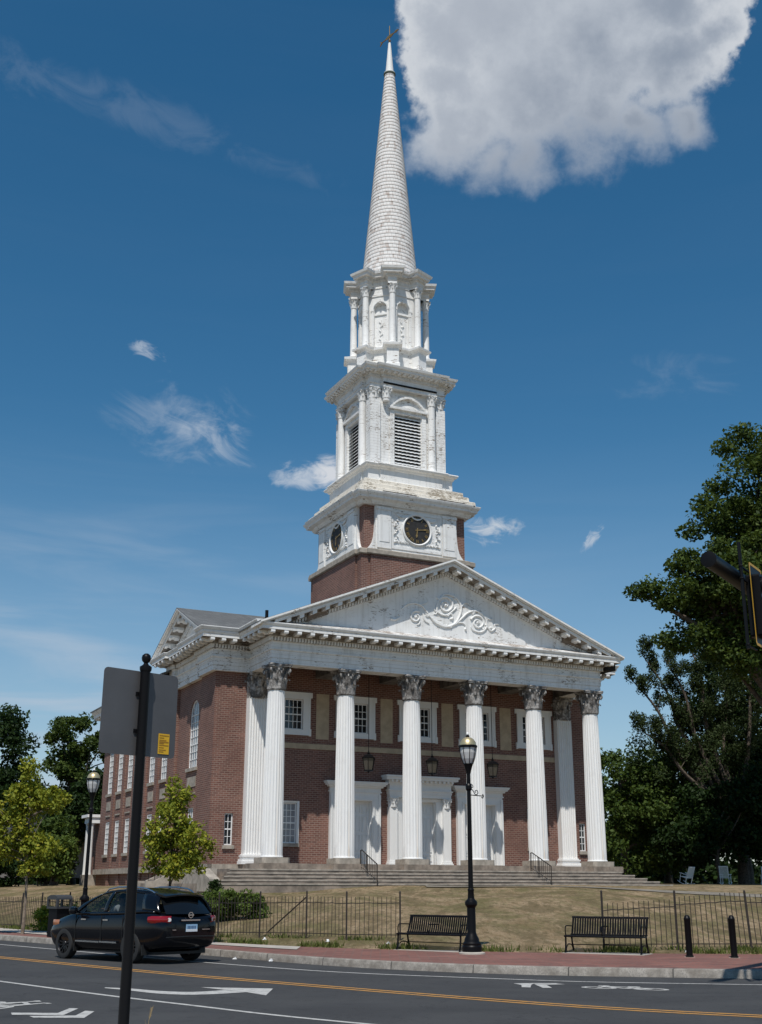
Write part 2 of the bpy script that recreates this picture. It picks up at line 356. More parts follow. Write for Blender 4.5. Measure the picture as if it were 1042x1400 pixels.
# ---------------------------------------------------------------- mesh helpers
class Fr:
    """local frame on a wall: a along it, n outward, z up"""
    def __init__(s, o, U, N): s.o = Vector(o); s.U = Vector(U); s.N = Vector(N)
    def __call__(s, a, n, z): return s.o + s.U * a + s.N * n + Vector((0, 0, z))
WORLD = Fr((0, 0, 0), (1, 0, 0), (0, 1, 0))
class MB:
    def __init__(s): s.v = []; s.f = []
    def add(s, vs, fs):
        k = len(s.v); s.v += [tuple(v) for v in vs]; s.f += [tuple(i + k for i in f) for f in fs]
    def box(s, a0, a1, n0, n1, z0, z1, fr=WORLD):
        p = [fr(a, n, z) for z in (z0, z1) for n in (n0, n1) for a in (a0, a1)]
        s.add(p, [(0, 2, 3, 1), (4, 5, 7, 6), (0, 1, 5, 4), (2, 6, 7, 3), (0, 4, 6, 2), (1, 3, 7, 5)])
    def prism(s, poly, ext):
        """poly: list of 3D points, ext: extrusion vector"""
        n = len(poly); ext = Vector(ext); P = [Vector(p) for p in poly]
        s.add(P + [p + ext for p in P], [tuple(range(n))[::-1], tuple(range(n, 2 * n))] + [(i, (i + 1) % n, n + (i + 1) % n, n + i) for i in range(n)])
    def tube(s, pts, r, n=8, caps=True):
        pts = [Vector(p) for p in pts]; m = len(pts)
        rs = r if isinstance(r, (list, tuple)) else [r] * m
        vs = []; up = None
        for i in range(m):
            t = (pts[min(i + 1, m - 1)] - pts[max(i - 1, 0)]).normalized()
            if up is None:
                up = t.orthogonal().normalized()
            else:
                up = (up - t * up.dot(t)); up = up.normalized() if up.length > 1e-5 else t.orthogonal().normalized()
            w = t.cross(up)
            for k in range(n):
                a = 2 * PI * k / n
                vs.append(pts[i] + (up * math.cos(a) + w * math.sin(a)) * rs[i])
        fs = [(i * n + k, i * n + (k + 1) % n, (i + 1) * n + (k + 1) % n, (i + 1) * n + k) for i in range(m - 1) for k in range(n)]
        if caps: fs += [tuple(range(n))[::-1], tuple(range((m - 1) * n, m * n))]
        s.add(vs, fs)
    def lathe(s, prof, c=(0, 0), n=16, caps=True, a0=0.0, zo=0.0):
        vs = []
        for (r, z) in prof:
            for k in range(n):
                a = a0 + 2 * PI * k / n
                vs.append((c[0] + r * math.cos(a), c[1] + r * math.sin(a), z + zo))
        m = len(prof)
        fs = [(i * n + k, i * n + (k + 1) % n, (i + 1) * n + (k + 1) % n, (i + 1) * n + k) for i in range(m - 1) for k in range(n)]
        if caps: fs += [tuple(range(n))[::-1], tuple(range((m - 1) * n, m * n))]
        s.add(vs, fs)
    def sweep(s, prof, path, closed=False):
        """prof: closed polygon of (outward offset, z); path: 2D points, outward is to the right of travel"""
        m = len(path); P = [Vector((p[0], p[1])) for p in path]; k = len(prof); vs = []
        for i in range(m):
            d0 = (P[i] - P[i - 1]) if (i > 0 or closed) else None
            d1 = (P[(i + 1) % m] - P[i]) if (i < m - 1 or closed) else None
            ns = [Vector((d.y, -d.x)).normalized() for d in (d0, d1) if d is not None]
            if len(ns) == 2:
                b = ns[0] + ns[1]; b = b / max(0.2, b.dot(ns[0]))
            else: b = ns[0]
            for (o, z) in prof: vs.append((P[i].x + b.x * o, P[i].y + b.y * o, z))
        seg = m if closed else m - 1
        fs = []
        for i in range(seg):
            j = (i + 1) % m
            for q in range(k):
                fs.append((i * k + q, i * k + (q + 1) % k, j * k + (q + 1) % k, j * k + q))
        if not closed: fs += [tuple(range(k)), tuple(range((m - 1) * k, m * k))[::-1]]
        s.add(vs, fs)
    def along(s, path, step, width, prof, closed=False, phase=0.5, end=0.0, each=None):
        """a row of little blocks (dentils, modillions): prof = polygon (offset, z) extruded by width"""
        m = len(path); P = [Vector((p[0], p[1])) for p in path]
        for i in range(m if closed else m - 1):
            a, b = P[i], P[(i + 1) % m]; L = (b - a).length
            if L < step * 0.8: continue
            d = (b - a) / L; nrm = Vector((d.y, -d.x))
            omx = max(o for o, z in prof)
            # lengthen to the mitred corners
            def corner(pi, ci, ni):
                u = (P[ci] - P[pi]).normalized(); w = (P[ni] - P[ci]).normalized()
                return u.x * w.y - u.y * w.x
            e0 = e1 = 0
            if closed or i > 0: e0 = corner((i - 1) % m, i, (i + 1) % m)
            if closed or i < m - 2: e1 = corner(i, (i + 1) % m, (i + 2) % m)
            lo = -omx * 0.75 if e0 > 0.1 else (omx if e0 < -0.1 else 0)
            hi = L + omx * 0.75 if e1 > 0.1 else (L - omx if e1 < -0.1 else L)
            lo += end; hi -= end
            cnt = max(1, int(round((hi - lo) / step))); st = (hi - lo) / cnt
            for q in range(cnt):
                t = lo + (q + 0.5) * st
                c = a + d * (t - width / 2)
                tgt = s if each is None else MB()
                tgt.prism([(c.x + nrm.x * o, c.y + nrm.y * o, z) for o, z in prof], (d.x * width, d.y * width, 0))
                if each: tgt.build(*each)
    def build(s, name, m, parent=None, smooth=None, recalc=True):
        me = bpy.data.meshes.new(name); me.from_pydata(s.v, [], s.f)
        if recalc:
            bm = bmesh.new(); bm.from_mesh(me); bmesh.ops.recalc_face_normals(bm, faces=bm.faces); bm.to_mesh(me); bm.free()
        if smooth:
            me.polygons.foreach_set('use_smooth', [True] * len(me.polygons)); me.set_sharp_from_angle(angle=R(smooth))
        me.materials.append(M[m] if isinstance(m, str) else m); me.update()
        o = bpy.data.objects.new(name, me); COL.objects.link(o)
        if parent: o.parent = parent
        return o
def tag(o, label=None, cat=None, group=None, kind=None):
    for k, v in (('label', label), ('category', cat), ('group', group), ('kind', kind)):
        if v: o[k] = v
    return o
def thing(name, label, cat, loc=(0, 0, 0), rz=0.0, group=None, scale=None):
    o = bpy.data.objects.new(name, None); COL.objects.link(o)
    o.location = loc; o.rotation_euler = (0, 0, rz); o.empty_display_size = 0.3
    if scale: o.scale = (scale, scale, scale)
    return tag(o, label, cat, group)
def copy_tree(o, parent=None):
    c = o.copy(); COL.objects.link(c)
    if parent: c.parent = parent
    for ch in [x for x in bpy.data.objects if x.parent == o]: copy_tree(ch, c)
    return c
def struct(o): o['kind'] = 'structure'; return o
def arc(cx, cy, r, a0, a1, n): return [(cx + r * math.cos(a0 + (a1 - a0) * i / n), cy + r * math.sin(a0 + (a1 - a0) * i / n)) for i in range(n + 1)]
def spline(pts, n=8):
    P = [Vector(p) for p in pts]; out = []
    for i in range(len(P) - 1):
        p0, p1, p2, p3 = P[max(i - 1, 0)], P[i], P[i + 1], P[min(i + 2, len(P) - 1)]
        for k in range(n):
            t = k / n
            out.append(0.5 * ((2 * p1) + (p2 - p0) * t + (2 * p0 - 5 * p1 + 4 * p2 - p3) * t * t + (3 * p1 - p0 - 3 * p2 + p3) * t ** 3))
    out.append(P[-1]); return out

# ---------------------------------------------------------------- terrain, road, pavements
def curve(pts):
    xs = np.array([p[0] for p in pts], float); ys = np.array([p[1] for p in pts], float)
    ms = np.gradient(ys, xs)
    def f(x):
        x = min(max(x, xs[0]), xs[-1]); i = int(min(np.searchsorted(xs, x, side='right') - 1, len(xs) - 2)); h = xs[i + 1] - xs[i]; t = (x - xs[i]) / h
        return float((2 * t**3 - 3 * t**2 + 1) * ys[i] + (t**3 - 2 * t**2 + t) * h * ms[i] + (-2 * t**3 + 3 * t**2) * ys[i + 1] + (t**3 - t**2) * h * ms[i + 1])
    return f
kerb = curve([(-90, 128), (-30, 59.5), (-11.8, 38.9), (-9.6, 36.4), (-6.8, 33.3), (-4.05, 30.4), (-2.43, 28.3), (-1.1, 26.8), (0.26, 25.6), (2.5, 24.3), (4.8, 23.65), (7.1, 23.2), (12, 22.3), (22, 20.3), (45, 14), (90, 0)])
back = curve([(-90, 137), (-30, 64.5), (-13.57, 44.6), (-4.74, 34.0), (-2.04, 31.5), (0.46, 30.0), (3.4, 28.95), (6, 28.6), (8.46, 28.3), (14, 27.4), (22, 25.5), (45, 19), (90, 5)])
near = curve([(-90, 101), (-30, 41.0), (-8.9, 17.9), (-6.0, 15.1), (-4.0, 13.75), (-2.27, 12.98), (1, 11.3), (4, 10.2), (8, 9.0), (14, 7.6), (22, 5.4), (45, -2), (90, -16)])
white_near = curve([(-90, 105), (-30, 46.5), (-6.7, 22.26), (-3.86, 19.13), (-2.44, 17.7), (-1.75, 16.98), (-0.2, 15.62), (3, 13.6), (8, 11.8), (22, 8.2), (45, 1)])
yellow = curve([(-90, 114), (-30, 51.5), (-8.96, 29.58), (-3.25, 23.45), (-2.36, 22.6), (1.94, 18.6), (2.5, 18.12), (4.93, 16.6), (8, 15.4), (14, 13.6), (22, 11.6), (45, 5)])
white_far = curve([(-90, 124), (-30, 57.0), (-10.85, 35.9), (-8.55, 33.2), (-3.52, 27.4), (-1.13, 25.0), (2.4, 22.95), (2.88, 22.7), (5.92, 21.9), (8, 21.5), (14, 20.3), (22, 18.2), (45, 12)])
def slope_cos(x):
    d = (back(x + 0.5) - back(x - 0.5)); return 1 / math.sqrt(1 + d * d)
def terrain(x, y):
    t = max(0.0, (y - back(x)) * slope_cos(x))
    q = min(1.0, max(0.0, (x + 9.0) / 13.0)); q = q * q * (3 - 2 * q); L = 15.0 + 10.5 * q
    u = min(1.0, t / L); e = 1 - (1 - u) ** 1.28
    z = 0.165 + 1.46 * e + 0.0055 * max(0.0, min(t - L, 60))
    return z + 0.05 * math.sin(x * 0.6 + y * 0.31) * math.sin(y * 0.43 - x * 0.2) * min(1, t / 4)
def sheet(name, rows, m):
    """rows: list of equally long lists of points"""
    mb = MB(); n = len(rows[0]); mb.add([p for r in rows for p in r], [(i * n + k, i * n + k + 1, (i + 1) * n + k + 1, (i + 1) * n + k) for i in range(len(rows) - 1) for k in range(n - 1)])
    return struct(mb.build(name, m, smooth=60))
g = MB(); g.box(-3000, 3000, -3000, 3000, -0.6, -0.5); struct(g.build('ground', 'lawn'))
xs = list(np.arange(-90, -24, 3.0)) + list(np.arange(-24, 26, 0.6)) + list(np.arange(26, 91, 4.0))
tt = [0, .25, .6, 1, 1.6, 2.3, 3.2, 4.2, 5.4, 6.8, 8.4, 10, 12, 14, 16, 18, 20.5, 23, 26, 30, 35, 42, 50, 62, 80, 110, 160, 240]
sheet('lawn', [[(x, back(x) + t, terrain(x, back(x) + t)) for x in xs] for t in tt], 'lawn')
sheet('pavement', [[(x, kerb(x) + 0.16 + (back(x) - kerb(x) - 0.16) * f, 0.146 + 0.018 * f) for x in xs] for f in (0, .5, 1)], 'paver')
KW = 0.17
sheet('kerb', [[(x, kerb(x) - 0.03, -0.02) for x in xs], [(x, kerb(x), 0.13) for x in xs], [(x, kerb(x) + 0.025, 0.152) for x in xs], [(x, kerb(x) + KW / slope_cos(x), 0.152) for x in xs], [(x, kerb(x) + KW / slope_cos(x) + .01, 0.08) for x in xs]], 'granite')
sheet('road', [[(x, near(x) + (kerb(x) - near(x)) * f, 0.0) for x in xs] for f in (0, .25, .5, .75, 1)], 'asphalt')
sheet('near_kerb', [[(x, near(x), -0.02) for x in xs], [(x, near(x) - 0.02, 0.14) for x in xs], [(x, near(x) - 0.2, 0.15) for x in xs]], 'granite')
sheet('near_pavement', [[(x, near(x) - 0.2 - w, 0.148) for x in xs] for w in (0, 4, 14)], 'concrete')
def strip(name, f, x0, x1, width, m, off=0.0, z=0.004):
    L = []; Rr = []; x = x0
    while x <= x1 + 1e-6:
        d = f(x + 0.2) - f(x - 0.2); n = Vector((-d, 0.4)).normalized(); c = Vector((x, f(x))) + n * off
        a = c + n * width / 2; b = c - n * width / 2; L.append((a.x, a.y, z)); Rr.append((b.x, b.y, z)); x += 0.4
    return sheet(name, [L, Rr], m)
strip('lane_line', white_near, -60, 40, 0.105, 'mwhite')
strip('bike_lane_line', white_far, -60, 40, 0.10, 'mwhite')
strip('centre_line', yellow, -60, 40, 0.095, 'myellow', 0.12); strip('centre_line', yellow, -60, 40, 0.095, 'myellow', -0.12)
def flat(name, polys, m, z=0.004):
    mb = MB()
    for i, p in enumerate(polys): mb.add([(q[0], q[1], z) for q in p], [tuple(range(len(p)))])
    return struct(mb.build(name, m))
def thick(pts, w, z=0):
    """a painted stroke as quads"""
    out = []
    for a, b in zip(pts[:-1], pts[1:]):
        a = Vector(a); b = Vector(b); d = (b - a).normalized(); n = Vector((-d.y, d.x)) * w / 2; e = d * w * 0.2
        out.append([a - e + n, b + e + n, b + e - n, a - e - n])
    return out
# bent arrow of the turning lane
up = spline([(-4.55, 20.98), (-4.05, 20.72), (-3.6, 20.34), (-3.1, 20.12), (-2.78, 20.24), (-2.52, 20.5)], 5)
lo = spline([(-4.55, 20.85), (-4.05, 20.40), (-3.52, 19.86), (-3.02, 19.63), (-2.58, 19.75), (-2.12, 20.12)], 5)
flat('turn_arrow', [[up[i], up[i + 1], lo[i + 1], lo[i]] for i in range(len(up) - 1)] + [[(-2.99, 21.05), (-1.76, 20.8), (-2.15, 20.16), (-2.5, 20.52)], [(-2.15, 20.16), (-1.76, 20.8), (-1.76, 19.54), (-2.12, 20.1)]], 'mwhite')
# shared-lane symbols: a bicycle and two chevrons, along the lane
def sharrow(origin, ang, name, mirror=1, s=1.0):
    c, sn = math.cos(ang), math.sin(ang); o = Vector(origin)
    def T(p): return Vector((o.x + s * (p[0] * c - mirror * p[1] * sn), o.y + s * (p[0] * sn + mirror * p[1] * c)))
    z = 0.004
    strokes = []
    for cy in (-0.42, 0.42):      # wheels drawn long in the direction of travel
        strokes.append([(0.34 * math.sin(a) + 0.0, cy * 1.0 + 0.27 * math.cos(a)) for a in np.linspace(0, 2 * PI, 17)])
    strokes += [[(0.0, -0.42), (0.42, -0.2), (0.42, 0.28), (0.0, -0.02), (0.42, -0.2)], [(0.0, 0.42), (0.42, 0.28), (0.60, 0.26), (0.62, 0.40)], [(0.42, -0.2), (0.55, -0.24)], [(0.56, -0.34), (0.56, -0.14)]]
    polys = []
    for st in strokes:
        pts = [T((p[0] * 1.75, p[1])) for p in st]
        polys += thick(pts, 0.10 * s)
    for i, p in enumerate(polys): pass
    mb = MB()
    for i, p in enumerate(polys): mb.add([(q[0], q[1], z + (i % 5) * 0.0002) for q in p], [tuple(range(len(p)))])
    struct(mb.build('bicycle_symbol', 'mwhite'))
    mb = MB()
    for k in (0, 1):
        a0 = 1.5 + k * 0.62
        for sg in (-1, 1):
            q = [T(p) for p in [(a0, sg * 0.55), (a0 + 0.28, sg * 0.55), (a0 + 0.78, 0.0), (a0 + 0.50, 0.0)]]
            mb.add([(p.x, p.y, z) for p in q], [(0, 1, 2, 3)])
    struct(mb.build('chevron_marking', 'mwhite'))
def outline_marks():
    # near lane, bottom left: chevrons seen from the side, bicycle behind them
    flat('chevron_marking', [[(-4.89, 16.86), (-4.80, 16.60), (-4.12, 16.55), (-4.26, 16.83)], [(-4.26, 16.83), (-4.12, 16.55), (-4.14, 17.44), (-4.27, 17.47)]], 'mwhite')
    flat('chevron_marking', [[(-4.53, 16.44), (-4.42, 16.25), (-3.77, 16.23), (-3.95, 16.52)], [(-3.95, 16.52), (-3.77, 16.23), (-3.83, 17.06), (-3.97, 17.13)]], 'mwhite')
    flat('chevron_marking', [[(2.32, 21.99), (2.71, 22.06), (2.60, 21.72), (2.42, 21.64)], [(2.42, 21.64), (2.60, 21.72), (2.51, 21.12), (2.37, 21.18)], [(2.71, 22.06), (3.11, 22.05), (3.05, 21.93), (2.66, 21.88)]], 'mwhite')
    flat('chevron_marking', [[(2.66, 21.81), (2.85, 21.75), (2.86, 21.04), (2.71, 21.04)], [(2.66, 21.81), (3.09, 21.93), (3.20, 21.82), (2.85, 21.70)]], 'mwhite')
outline_marks()
def bicycle(o, ax, ay, name='bicycle_symbol'):
    """o: centre; ax: vector from rear to front wheel; ay: vector to the saddle side"""
    o = Vector(o); ax = Vector(ax); ay = Vector(ay)
    def T(p): return o + ax * p[0] + ay * p[1]
    st = [[(cx + 0.30 * math.cos(a), 0.42 * math.sin(a)) for a in np.linspace(0, 2 * PI, 19)] for cx in (-0.5, 0.5)]
    st += [[(-0.5, 0), (-0.22, 0.75), (0.33, 0.75), (0.0, 0.0), (-0.22, 0.75)], [(-0.5, 0), (0, 0)], [(0.5, 0), (0.30, 1.05), (0.46, 1.1)], [(-0.32, 1.0), (-0.12, 1.0)], [(-0.22, .75), (-0.22, 1.0)]]
    polys = []
    for s_ in st: polys += thick([T(p) for p in s_], 0.085)
    mb = MB()
    for i, p in enumerate(polys): mb.add([(q[0], q[1], 0.004 + (i % 7) * 0.0002) for q in p], [tuple(range(len(p)))])
    return struct(mb.build(name, 'mwhite'))
bicycle((-5.55, 17.75), (0.30, -0.62), (0.62, 0.62))
bicycle((4.05, 20.95), (-0.80, 0.30), (0.05, 0.42))
# grey concrete bays in the brick pavement, and the little plinth under each bench
sheet('concrete_bay', [[(x, kerb(x) + (back(x) - kerb(x)) * f, 0.170) for x in np.arange(-5.6, -1.8, 0.3)] for f in (0.60, 1.0)], 'concrete')
sheet('concrete_bay', [[(x, kerb(x) + (back(x) - kerb(x)) * f, 0.170) for x in np.arange(-24, -9.6, 0.6)] for f in (0.45, 1.0)], 'concrete')
# worn asphalt path from the church steps across the lawn to the right
pathc = curve([(2, 54.3), (6, 53.6), (9, 51.5), (12, 47.5), (16, 42.5), (22, 38)])
sheet('path', [[(x, pathc(x) + o, terrain(x, pathc(x) + o) + 0.02) for x in np.arange(2, 22.1, 0.5)] for o in (-0.9, -.3, .3, 0.9)], 'pathasphalt')

# ---------------------------------------------------------------- the church
CH = thing('church', 'large red brick church with white Corinthian portico and tall shingled steeple', 'church', (BX, BY, 0), YAW)
FLOOR = 2.60; WV = 2.80; ARCH = 11.65

def fluted(r0, r1, z0, z1, n=22, levels=12, c=(0, 0)):
    mb = MB(); K = n * 5; vs = []
    for i in range(levels + 1):
        t = i / levels; r = r0 + (r1 - r0) * (t ** 1.6)
        dep = 0.075 * r * min(1, min(t, 1 - t) * 30)
        for k in range(K):
            a = 2 * PI * k / K; f = abs(math.sin(a * n / 2)) ** 0.7
            rr = r - dep * f
            vs.append((c[0] + rr * math.cos(a), c[1] + rr * math.sin(a), z0 + (z1 - z0) * t))
    fs = [(i * K + k, i * K + (k + 1) % K, (i + 1) * K + (k + 1) % K, (i + 1) * K + k) for i in range(levels) for k in range(K)]
    mb.add(vs, fs); return mb
def capital_mb(mb, c, z0, h, r, ab, n=16, leaf=True):
    """Corinthian capital: bell, two rows of curling leaves, corner volutes, hollow-sided abacus"""
    cx, cy = c
    mb.lathe([(r * 1.0, z0), (r * 1.08, z0 + .03 * h), (r * 1.0, z0 + .06 * h), (r * .98, z0 + .5 * h), (r * 1.12, z0 + .78 * h), (r * 1.32, z0 + .88 * h)], c, n)
    for row, (zb, lh, cnt, off) in enumerate([(0.05, .40, 8, 0), (0.05, .66, 8, PI / 8)]):
        for k in range(cnt):
            a = off + 2 * PI * k / cnt + PI / 8
            ca, sa = math.cos(a), math.sin(a)
            P = []
            for (t, o, w) in [(0, .02, .30), (.45, .06, .34), (.8, .14, .30), (1.0, .30, .22), (1.0, .44, .14), (.86, .46, .06)]:
                rr = r * (1 + o + (0.06 if row else 0.0)); zz = z0 + h * (zb + lh * t); ww = r * w
                for sx, dp in ((-1, -.04), (-.5, .03), (0, .07), (.5, .03), (1, -.04)):
                    R_ = rr + r * dp
                    P.append((cx + R_ * ca - ww * sx * sa, cy + R_ * sa + ww * sx * ca, zz))
            mb.add(P, [(i * 5 + j, i * 5 + j + 1, i * 5 + j + 6, i * 5 + j + 5) for i in range(5) for j in range(4)])
    for k in range(4):      # corner volutes
        a = PI / 4 + k * PI / 2; ca, sa = math.cos(a), math.sin(a); pts = []
        rc = ab * 1.16
        for i in range(15):
            th = -0.3 + i * 0.62; q = r * .30 * (1 - i / 17)
            pts.append((rc - r * .26 + q * math.sin(th), z0 + h * .74 + q * math.cos(th) * 1.0))
        pts = [(r * 1.0, z0 + h * .42), (r * 1.12, z0 + h * .66)] + pts
        mb.tube([(cx + p * ca, cy + p * sa, z) for p, z in pts], [r * .10] * 2 + [r * .13] * 12 + [r * .10] * 3, 6)
    for k in range(8):      # small inner scrolls meeting under each rosette
        a = (k // 2) * PI / 2 + (0.20 if k % 2 else -0.20); ca, sa = math.cos(a), math.sin(a)
        pts = [(r * 1.02, z0 + h * .50), (r * 1.16, z0 + h * .72), (r * 1.30, z0 + h * .80), (r * 1.36, z0 + h * .74), (r * 1.28, z0 + h * .70)]
        mb.tube([(cx + p * ca, cy + p * sa, z) for p, z in pts], r * .075, 5)
    # abacus
    for (za, zb, s_) in ((.88, .94, .95), (.94, 1.0, 1.0)):
        P = []
        for k in range(4):
            a0 = PI / 4 + k * PI / 2
            A = ab * 1.30 * s_; cut = 0.10
            P += [(A * math.cos(a0 - cut), A * math.sin(a0 - cut)), (A * math.cos(a0 + cut), A * math.sin(a0 + cut))]
            m = a0 + PI / 4
            for d in (-.42, -.2, 0, .2, .42):
                rr = ab * s_ * (0.80 + 0.85 * d * d); P.append((rr * math.cos(m + d), rr * math.sin(m + d)))
        mb.prism([(cx + p[0], cy + p[1], z0 + h * za) for p in P], (0, 0, h * (zb - za)))
    for k in range(4):
        a = k * PI / 2; mb.lathe([(0.001, -.09 * r), (.16 * r, -.06 * r), (.18 * r, .05 * r), (0.001, .10 * r)], (cx + ab * .86 * math.cos(a), cy + ab * .86 * math.sin(a)), 6, zo=z0 + h * .93)
    return mb

shaft_me = cap_me = None
for i in range(6):
    u = 3.6 * i
    if i == 0:
        shaft = fluted(0.485, 0.405, 2.86, 10.42)
        shaft.lathe([(0.50, 2.84), (0.52, 2.88), (0.50, 2.93)], n=40)
        col = shaft.build('column', 'column', CH, smooth=25)
        cap = capital_mb(MB(), (0, 0), 10.40, 1.25, 0.42, 0.60).build('capital', 'capital', col, smooth=45)
        pd = MB(); pd.prism([(x * .66, y * .66, FLOOR) for x, y in [(-1, -.8), (-.8, -1), (.8, -1), (1, -.8), (1, .8), (.8, 1), (-.8, 1), (-1, .8)]], (0, 0, 0.25))
        ped = pd.build('pedestal', 'stone', col)
        pl = MB(); pl.box(-.92, .92, -.92, .92, 2.30, FLOOR + .002); pli = pl.build('plinth', 'step', col)
    else:
        c2 = col.copy(); COL.objects.link(c2); c2.parent = CH; c2.location = (u, 0, 0)
        for ch in (cap, ped, pli):
            d = ch.copy(); COL.objects.link(d); d.parent = c2
            if ch == cap: d.rotation_euler = (0, 0, (i % 4) * PI / 2)

# pilasters at the two ends of the portico
for u in (0.0, 18.0):
    mb = MB(); hw = .47; v0, v1 = 2.42, 2.80
    n = 7; poly = [(u - hw, v1)] 
    fl = hw * 2 / n
    pts = [(u - hw, v0)]
    for k in range(n):
        a = u - hw + k * fl
        pts += [(a + fl * .12, v0), (a + fl * .25, v0 + .035), (a + fl * .5, v0 + .05), (a + fl * .75, v0 + .035), (a + fl * .88, v0)]
    pts.append((u + hw, v0))
    mb.prism([(x, y, 3.02) for x, y in [(u - hw, v1)] + pts + [(u + hw, v1)]], (0, 0, 7.42))
    for z0, z1, o in ((2.60, 2.74, .19), (2.74, 2.84, .15), (2.84, 2.92, .08), (2.92, 3.0, .12), (3.0, 3.06, .05)):
        mb.box(u - hw - o, u + hw + o, v0 - o, v1 + .02, z0, z1)
    pil = mb.build('pilaster', 'column', CH)
    cp = MB(); capital_mb(cp, (u, 2.72), 10.40, 1.25, 0.40, 0.56)
    cp.box(u - hw, u + hw, v0 + .03, v1, 10.40, 11.4)
    cp.build('capital', 'capital', pil, smooth=45)

# --- brick walls with real openings
def wall(fr, a0, a1, z0, z1, holes, depth=0.28, mb=None):
    mb = mb or MB()
    A = sorted({a0, a1} | {h[0] for h in holes} | {h[1] for h in holes}); Z = sorted({z0, z1} | {h[2] for h in holes} | {h[3] for h in holes})
    for i in range(len(A) - 1):
        for j in range(len(Z) - 1):
            ca, cz = (A[i] + A[i + 1]) / 2, (Z[j] + Z[j + 1]) / 2
            if any(h[0] < ca < h[1] and h[2] < cz < h[3] for h in holes): continue
            mb.add([fr(A[i], 0, Z[j]), fr(A[i + 1], 0, Z[j]), fr(A[i + 1], 0, Z[j + 1]), fr(A[i], 0, Z[j + 1])], [(0, 1, 2, 3)])
    for (b0, b1, y0, y1) in holes:
        for p, q in (((b0, y0), (b1, y0)), ((b1, y0), (b1, y1)), ((b1, y1), (b0, y1)), ((b0, y1), (b0, y0))):
            mb.add([fr(p[0], 0, p[1]), fr(q[0], 0, q[1]), fr(q[0], -depth, q[1]), fr(p[0], -depth, p[1])], [(0, 1, 2, 3)])
    return mb
FRONT = Fr((0, WV, 0), (1, 0, 0), (0, -1, 0))
UPW = [1.80, 5.40, 9.0, 12.60, 16.20]
front_holes = [(c - .72, c + .72, 9.05, 10.55) for c in UPW] + [(c - .50, c + .50, 3.60, 5.50) for c in (1.80, 16.20)] + [(-1.36, -.94, 3.46, 4.93), (18.94, 19.36, 3.46, 4.93)] \
    + [(5.40 - .92, 5.40 + .92, 2.5, 5.70), (9 - .98, 9 + .98, 2.5, 5.75), (12.6 - .92, 12.6 + .92, 2.5, 5.70)]
wall(FRONT, -2.1, 20.1, 1.2, 12.6, front_holes).build('front_wall', 'brick', CH, recalc=False)
def side_fr(sg, u_off):    # a = v, outward away from the church
    return Fr((9 + sg * (11.1 - u_off), 0, 0), (0, 1, 0), (sg, 0, 0))
NAVW = [11.55, 13.95, 16.35, 18.75, 21.15, 23.55]
def side_walls(sg):
    mb = MB()
    wall(side_fr(sg, 0), 2.8, 5.0, 1.2, 12.2, [], mb=mb)
    wall(side_fr(sg, .16), 5.0, 9.2, 1.2, 12.2, [(5.70, 7.20, 7.3, 10.72), (5.95, 6.95, 3.5, 5.35)], mb=mb)
    wall(side_fr(sg, 0), 9.2, 10.0, 1.2, 12.2, [], mb=mb)
    wall(side_fr(sg, .16), 10.0, 25.6, 1.2, 11.9, [(c - .52, c + .52, 7.12, 9.9) for c in NAVW] + [(c - .46, c + .46, 3.46, 5.40) for c in NAVW], mb=mb)
    f0, f1 = side_fr(sg, 0), side_fr(sg, .16)
    for a in (5.0, 9.2, 10.0): mb.add([f0(a, 0, 1.2), f1(a, 0, 1.2), f1(a, 0, 12.2), f0(a, 0, 12.2)], [(0, 1, 2, 3)])
    mb.add([f1(25.6, 0, 1.2), side_fr(-sg, .16)(25.6, 0, 1.2), side_fr(-sg, .16)(25.6, 0, 11.9), f1(25.6, 0, 11.9)], [(0, 1, 2, 3)]) if sg < 0 else None
    # spandrels filling the arched head
    z0, r = 9.97, .75
    for s_ in (-1, 1):
        P = [f1(6.45 + s_ * .75, 0.0, 10.72)] + [f1(6.45 + s_ * r * math.sin(t), 0.0, z0 + r * math.cos(t)) for t in np.linspace(PI / 2, 0, 9)]
        mb.prism(P, f1.N * -.25)
    return mb.build('side_wall', 'brick', CH, recalc=False)
side_walls(-1); side_walls(1)
for sg in (-1, 1):
    for c in NAVW:                                   # brick piers between the nave windows
        for a in (c - 1.2,):
            if a > 10.3: mb = MB(); mb.box(a - .28, a + .28, 0, .10, 1.2, 11.2, side_fr(sg, .16)); mb.build('nave_pier', 'brick', CH)
# stone trim
mb = MB()
for a0, a1 in ((-2.16, 4.0), (6.8, 7.3), (10.7, 11.2), (14.0, 20.16)):
    mb.box(a0, a1, 0, .06, 2.36, 2.60, FRONT)
for sg in (-1, 1):
    mb.box(2.74, 25.66, -.2, .07, 2.30, 2.60, side_fr(sg, 0))
mb.build('water_table', 'stone', CH)
mb = MB(); mb.box(.5, 17.5, 0, .035, 8.12, 8.38, FRONT); mb.build('string_course', 'tan', CH)
for c in (3.6, 7.2, 10.8, 14.4):
    mb = MB(); mb.box(c - .35, c + .35, 0, .012, 8.64, 10.90, FRONT); mb.build('wall_panel', 'tan', CH)
def one(name, m, *a):
    mb = MB(); mb.box(*a); return mb.build(name, m, CH)
for sg in (-1, 1):
    f = side_fr(sg, .16)
    for c in NAVW: one('stone_panel', 'stone', c - .5, c + .5, 0, .03, 6.1, 6.62, f); one('stone_band', 'stone', c - .55, c + .55, 0, .05, 5.72, 5.80, f)
    one('stone_panel', 'stone', 5.75, 7.15, 0, .03, 6.35, 6.85, f); one('stone_band', 'stone', 5.75, 7.15, 0, .04, 6.0, 6.08, f)

